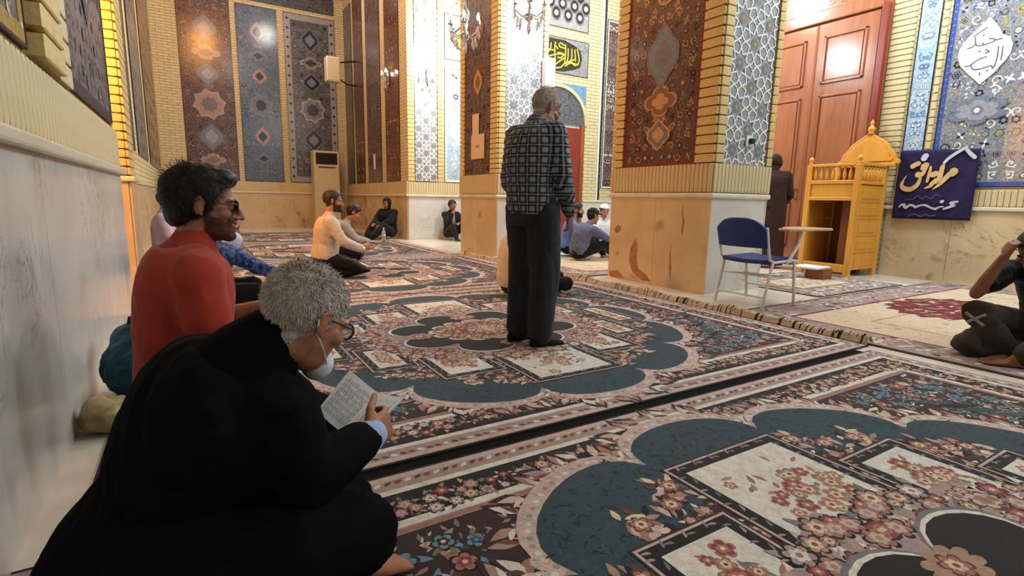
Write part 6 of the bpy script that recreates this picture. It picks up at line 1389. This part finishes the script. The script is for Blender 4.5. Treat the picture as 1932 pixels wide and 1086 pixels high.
# straight trouser legs
V, N, F = remesh([tube([at9(-0.02, s * 0.075, 0.95), at9(0.0, s * 0.088, 0.5), at9(-0.015, s * 0.092, 0.10)], [0.098, 0.09, 0.084], 16) for s in (1, -1)] + [loft([(at9(-0.02, 0, 0.80), R9, F9, 0.162, 0.122), (at9(-0.02, 0, 1.01), R9, F9, 0.15, 0.11)], 18)], 0.013, 3)
V = wrinkle(V, N, 0.010, 16, 5, A3(0, 0, 1)); mk('trouser_legs', V, F, 'trousers_dark', t9, True, b9)
mk('belt', *loft([(at9(-0.025, 0, 0.965), R9, F9, 0.158, 0.118), (at9(-0.025, 0, 1.0), R9, F9, 0.156, 0.116)], 24), 'cloth_black', t9, True, b9)

# ---- seated man behind him
b10 = (2.8, 4.42, RT); F10 = A3(1, -0.08, 0); R10 = A3(-0.08, -1, 0)
J = dict(pel=(2.70, 4.42, 0.14), neck=(2.80, 4.40, 0.62), head=(2.87, 4.39, 0.78), fwd=(0.97, -0.08, -0.25), up=(0.25, 0, 0.97), R=R10, elR=(2.92, 4.17, 0.34), elL=(2.95, 4.64, 0.34), wrR=(3.1, 4.25, 0.26), wrL=(3.12, 4.5, 0.26), bend=(-0.05, 0, 0.02)); J.update(legs_cross(2.72, 4.42, 0.14, F10, R10, 0.23, 0.48, 0.13))
person('man in cream shirt sitting on the carpet, mostly hidden by the standing man', b10, J, 'shirt_cream', 'trousers_black', 'skin_tan', 'hair_black', 0, 0.009, 0.016, loose=0.015)
# ---- group beyond the near pillar
b11 = (5.492, 7.250, RT); F11 = A3(0.8, -0.6, 0); R11 = A3(-0.6, -0.8, 0)
J = dict(pel=(5.512, 7.280, 0.14), neck=(5.592, 7.240, 0.62), head=(5.662, 7.190, 0.79), fwd=(0.75, -0.6, -0.1), up=(0, 0, 1), R=R11, elR=(5.552, 6.980, 0.36), elL=(5.832, 7.340, 0.36), wrR=(5.752, 6.980, 0.28), wrL=(5.892, 7.160, 0.28)); J.update(legs_cross(5.522, 7.300, 0.14, F11, R11, 0.17, 0.26))
person('man in bright blue shirt sitting beyond the near pillar, behind the capped man', b11, J, 'shirt_blue', 'trousers_black', 'skin_tan', 'hair_black', 0.005, 0.009, 0.018)
b12 = (5.45, 6.62, RT); F12 = A3(1, -0.05, 0); R12 = A3(-0.05, -1, 0)
J = dict(pel=(5.28, 6.64, 0.14), neck=(5.43, 6.6, 0.56), head=(5.51, 6.59, 0.71), fwd=(0.97, -0.05, -0.2), up=(0.2, 0, 0.97), R=R12, elR=(5.68, 6.4, 0.36), elL=(5.68, 6.8, 0.38), wrR=(5.92, 6.48, 0.34), wrL=(5.92, 6.7, 0.36), knR=(5.74, 6.44, 0.3), knL=(5.74, 6.8, 0.32), anR=(5.86, 6.5, 0.07), anL=(5.9, 6.74, 0.07), toR=F12, toL=F12, bend=(-0.05, 0, 0.04))
person('man with black cap and grey-blue shirt sitting with knees drawn up beyond the near pillar', b12, J, 'shirt_steel', 'trousers_black', 'skin_tan', 'hair_black', 0, 0.009, 0.018, cap='cloth_black')
b13 = (6.584, 7.620, RT); F13 = A3(-0.3, -0.95, 0); R13 = A3(-0.95, 0.3, 0)
J = dict(pel=(6.584, 7.620, 0.14), neck=(6.584, 7.590, 0.6), head=(6.564, 7.540, 0.77), fwd=(-0.3, -0.9, -0.3), up=(0, 0, 1), R=R13, elR=(6.354, 7.520, 0.36), elL=(6.784, 7.420, 0.36), wrR=(6.384, 7.300, 0.28), wrL=(6.634, 7.270, 0.28)); J.update(legs_cross(6.584, 7.600, 0.14, F13, R13, 0.22, 0.3))
person('person in white shirt and white cap at the edge of the near pillar', b13, J, 'shirt_white', 'trousers_dark', 'skin_tan', 'hair_black', 0, 0.011, 0.02, cap='shirt_white')

# ---- robed person by the big door
b14 = (7.5, 4.85, RT); F14 = A3(0.9, 0.4, 0); R14 = A3(0.4, -0.9, 0); P0 = A3(7.5, 4.85, 0)
def at14(f, r, z): p = P0 + F14 * f + R14 * r; p[2] = z; return p
J = dict(pel=at14(0, 0, 0.9), neck=at14(0, 0, 1.42), head=at14(0.03, 0, 1.56), fwd=(0.9, 0.4, -0.15), up=(0, 0, 1), R=R14, elR=at14(0.02, 0.24, 1.1), elL=at14(0.02, -0.24, 1.1), wrR=at14(0.2, 0.14, 0.98), wrL=at14(0.2, -0.14, 0.98), knR=at14(0.02, 0.09, 0.48), knL=at14(0.02, -0.09, 0.48), anR=at14(0, 0.1, 0.075), anL=at14(0, -0.1, 0.075), toR=F14, toL=F14)
t14, B14, h14, _ = person('standing person in dark brown robe by the big door, half hidden by the near pillar', b14, J, 'robe_brown', 'robe_brown', 'skin_dark', 'hair_black', 0, 0.011, 0.02, shoes='cloth_black', loose=0.03, hood='robe_brown')
V, N, F = remesh([loft([(at14(0, 0, z), R14, F14, hw, hd) for z, hw, hd in ((0.05, .25, .22), (0.4, .235, .2), (0.85, .215, .18), (1.2, .22, .17), (1.38, .19, .13), (1.45, .1, .09))], 22)], 0.02, 3)
V = wrinkle(V, N, 0.02, 14, 4, A3(0, 0, 1)); mk('robe', V, F, 'robe_brown', t14, True, b14)

# ---- seated man at the right edge, hand on his brow
b15 = (4.55, 1.08, RT); F15 = A3(-0.97, 0.25, 0); R15 = A3(0.25, 0.97, 0)
J = dict(pel=(4.80, 1.02, 0.14), neck=(4.58, 1.05, 0.60), head=(4.41, 1.085, 0.70), fwd=(-0.8, 0.15, -0.58), up=(-0.5, 0.1, 0.85), R=R15, bend=(0.05, 0, 0.04), shR=(4.56, 1.22, 0.56), elR=(4.26, 1.285, 0.415), wrR=(4.285, 1.185, 0.66), hdR=(0.2, -0.25, 0.9), pnR=(0.7, -0.6, -0.1), elL=(4.5, 0.72, 0.35), wrL=(4.3, 0.8, 0.25),
    knR=(4.26, 1.27, 0.29), anR=(4.34, 1.10, 0.065), toR=(-0.6, 0.2, 0), knL=(4.36, 0.85, 0.25), anL=(4.2, 1.0, 0.07), toL=(-0.5, 0.8, 0))
t15, B15, h15, _ = person('man in black T-shirt at the right edge resting his brow on his hand', b15, J, 'cloth_black', 'trousers_brown', 'skin_dark', 'hair_black', 0.006, 0.006, 0.014, sleeve=0.3, hands=('grip', 'relaxed'), leg_loose=0.012, wr=0.012)
V, N, F = remesh([tube([(4.7, 1.12, 0.13), (4.45, 1.24, 0.13), (4.235, 1.285, 0.085)], [0.10, 0.095, 0.07], 14), tube([(4.235, 1.285, 0.08), (4.42, 1.02, 0.07)], [0.075, 0.06], 14)], 0.013, 3)
V = wrinkle(V, N, 0.016, 22, 6); mk('folded_trouser_leg', V, F, 'trousers_brown', t15, True, b15)
from mathutils.bvhtree import BVHTree
trs = next(c for c in t15.children if c.name.startswith('trousers')); Vt = [Vector(v.co) + Vector(b15) for v in trs.data.vertices]
bvh = BVHTree.FromPolygons(Vt, [tuple(p.vertices) for p in trs.data.polygons])
kc = A3(4.26, 1.27, 0.25); nd = unit(A3(0, 0, 0.95) - kc); ux = unit(np.cross(nd, A3(0, 0, 1))); uz = np.cross(ux, nd)
for s_ in (1, -1):
    L_ = []; Rr_ = []; dv = unit(ux * s_ + uz * 0.75); pv = np.cross(nd, dv)
    for q in np.linspace(-0.062, 0.062, 13):
        for w_, acc in ((0.009, L_), (-0.009, Rr_)):
            o_ = kc + dv * q + pv * w_ + nd * 0.3; h_ = bvh.ray_cast(Vector(o_), Vector(-nd))
            if h_[0] is not None: acc.append(np.array(h_[0]) + nd * 0.0025)
    n_ = min(len(L_), len(Rr_)); o = mk('white_print', L_[:n_] + Rr_[:n_], [(k, k + 1, n_ + k + 1, n_ + k) for k in range(n_ - 1)], 'shirt_grey', t15, True, b15)
    o.modifiers.new('s', 'SOLIDIFY').thickness = 0.001

# ---- bag and cloth by the left wall
ZMIN = 0.0125
bb = world_thing('backpack', (-0.26, 3.0, 0), 'slumped dark teal bag standing by the left wall', 'bag')
V, N, F = remesh([ellipsoid((-0.27, 2.98, 0.14), (0.14, 0.17, 0.145)), ellipsoid((-0.25, 3.05, 0.24), (0.12, 0.12, 0.1)), ellipsoid((-0.20, 2.95, 0.27), (0.07, 0.09, 0.06))], 0.012, 2); V[:, 2] = np.maximum(V[:, 2], 0.012)
mk('body', wrinkle(V, N, 0.03, 26, 3), F, 'bag_teal', bb, True, (-0.26, 3.0, 0))
V, N, F = remesh([ellipsoid((-0.19, 2.88, 0.12), (0.08, 0.11, 0.085)), ellipsoid((-0.16, 3.02, 0.2), (0.055, 0.07, 0.07))], 0.01, 2); mk('pocket', wrinkle(V, N, 0.02, 30, 5), F, 'bag_dark', bb, True, (-0.26, 3.0, 0))
mk('handle', *tube([(-0.3, 3.0, 0.30), (-0.29, 3.02, 0.36), (-0.22, 3.03, 0.37), (-0.18, 3.02, 0.31)], 0.011, 8), 'bag_dark', bb, True, (-0.26, 3.0, 0))
mk('strap', *tube([(-0.16, 2.9, 0.27), (-0.11, 2.88, 0.18), (-0.12, 2.84, 0.06)], 0.014, 8), 'bag_dark', bb, True, (-0.26, 3.0, 0)); mk('tag', *ellipsoid((-0.125, 2.95, 0.215), (0.012, 0.03, 0.022)), 'mask_white', bb, True, (-0.26, 3.0, 0))
bc = world_thing('crumpled_cloth', (-0.34, 2.58, 0), 'crumpled beige cloth on the floor by the left wall, beside the teal bag', 'cloth')
V, N, F = remesh([ellipsoid((-0.34, 2.58, 0.05), (0.10, 0.12, 0.055)), ellipsoid((-0.37, 2.53, 0.09), (0.05, 0.06, 0.05))], 0.01, 2); V = wrinkle(V, N, 0.03, 40, 1); V[:, 2] = np.maximum(V[:, 2], 0.012); mk('cloth', V, F, 'bag_beige', bc, True, (-0.34, 2.58, 0))
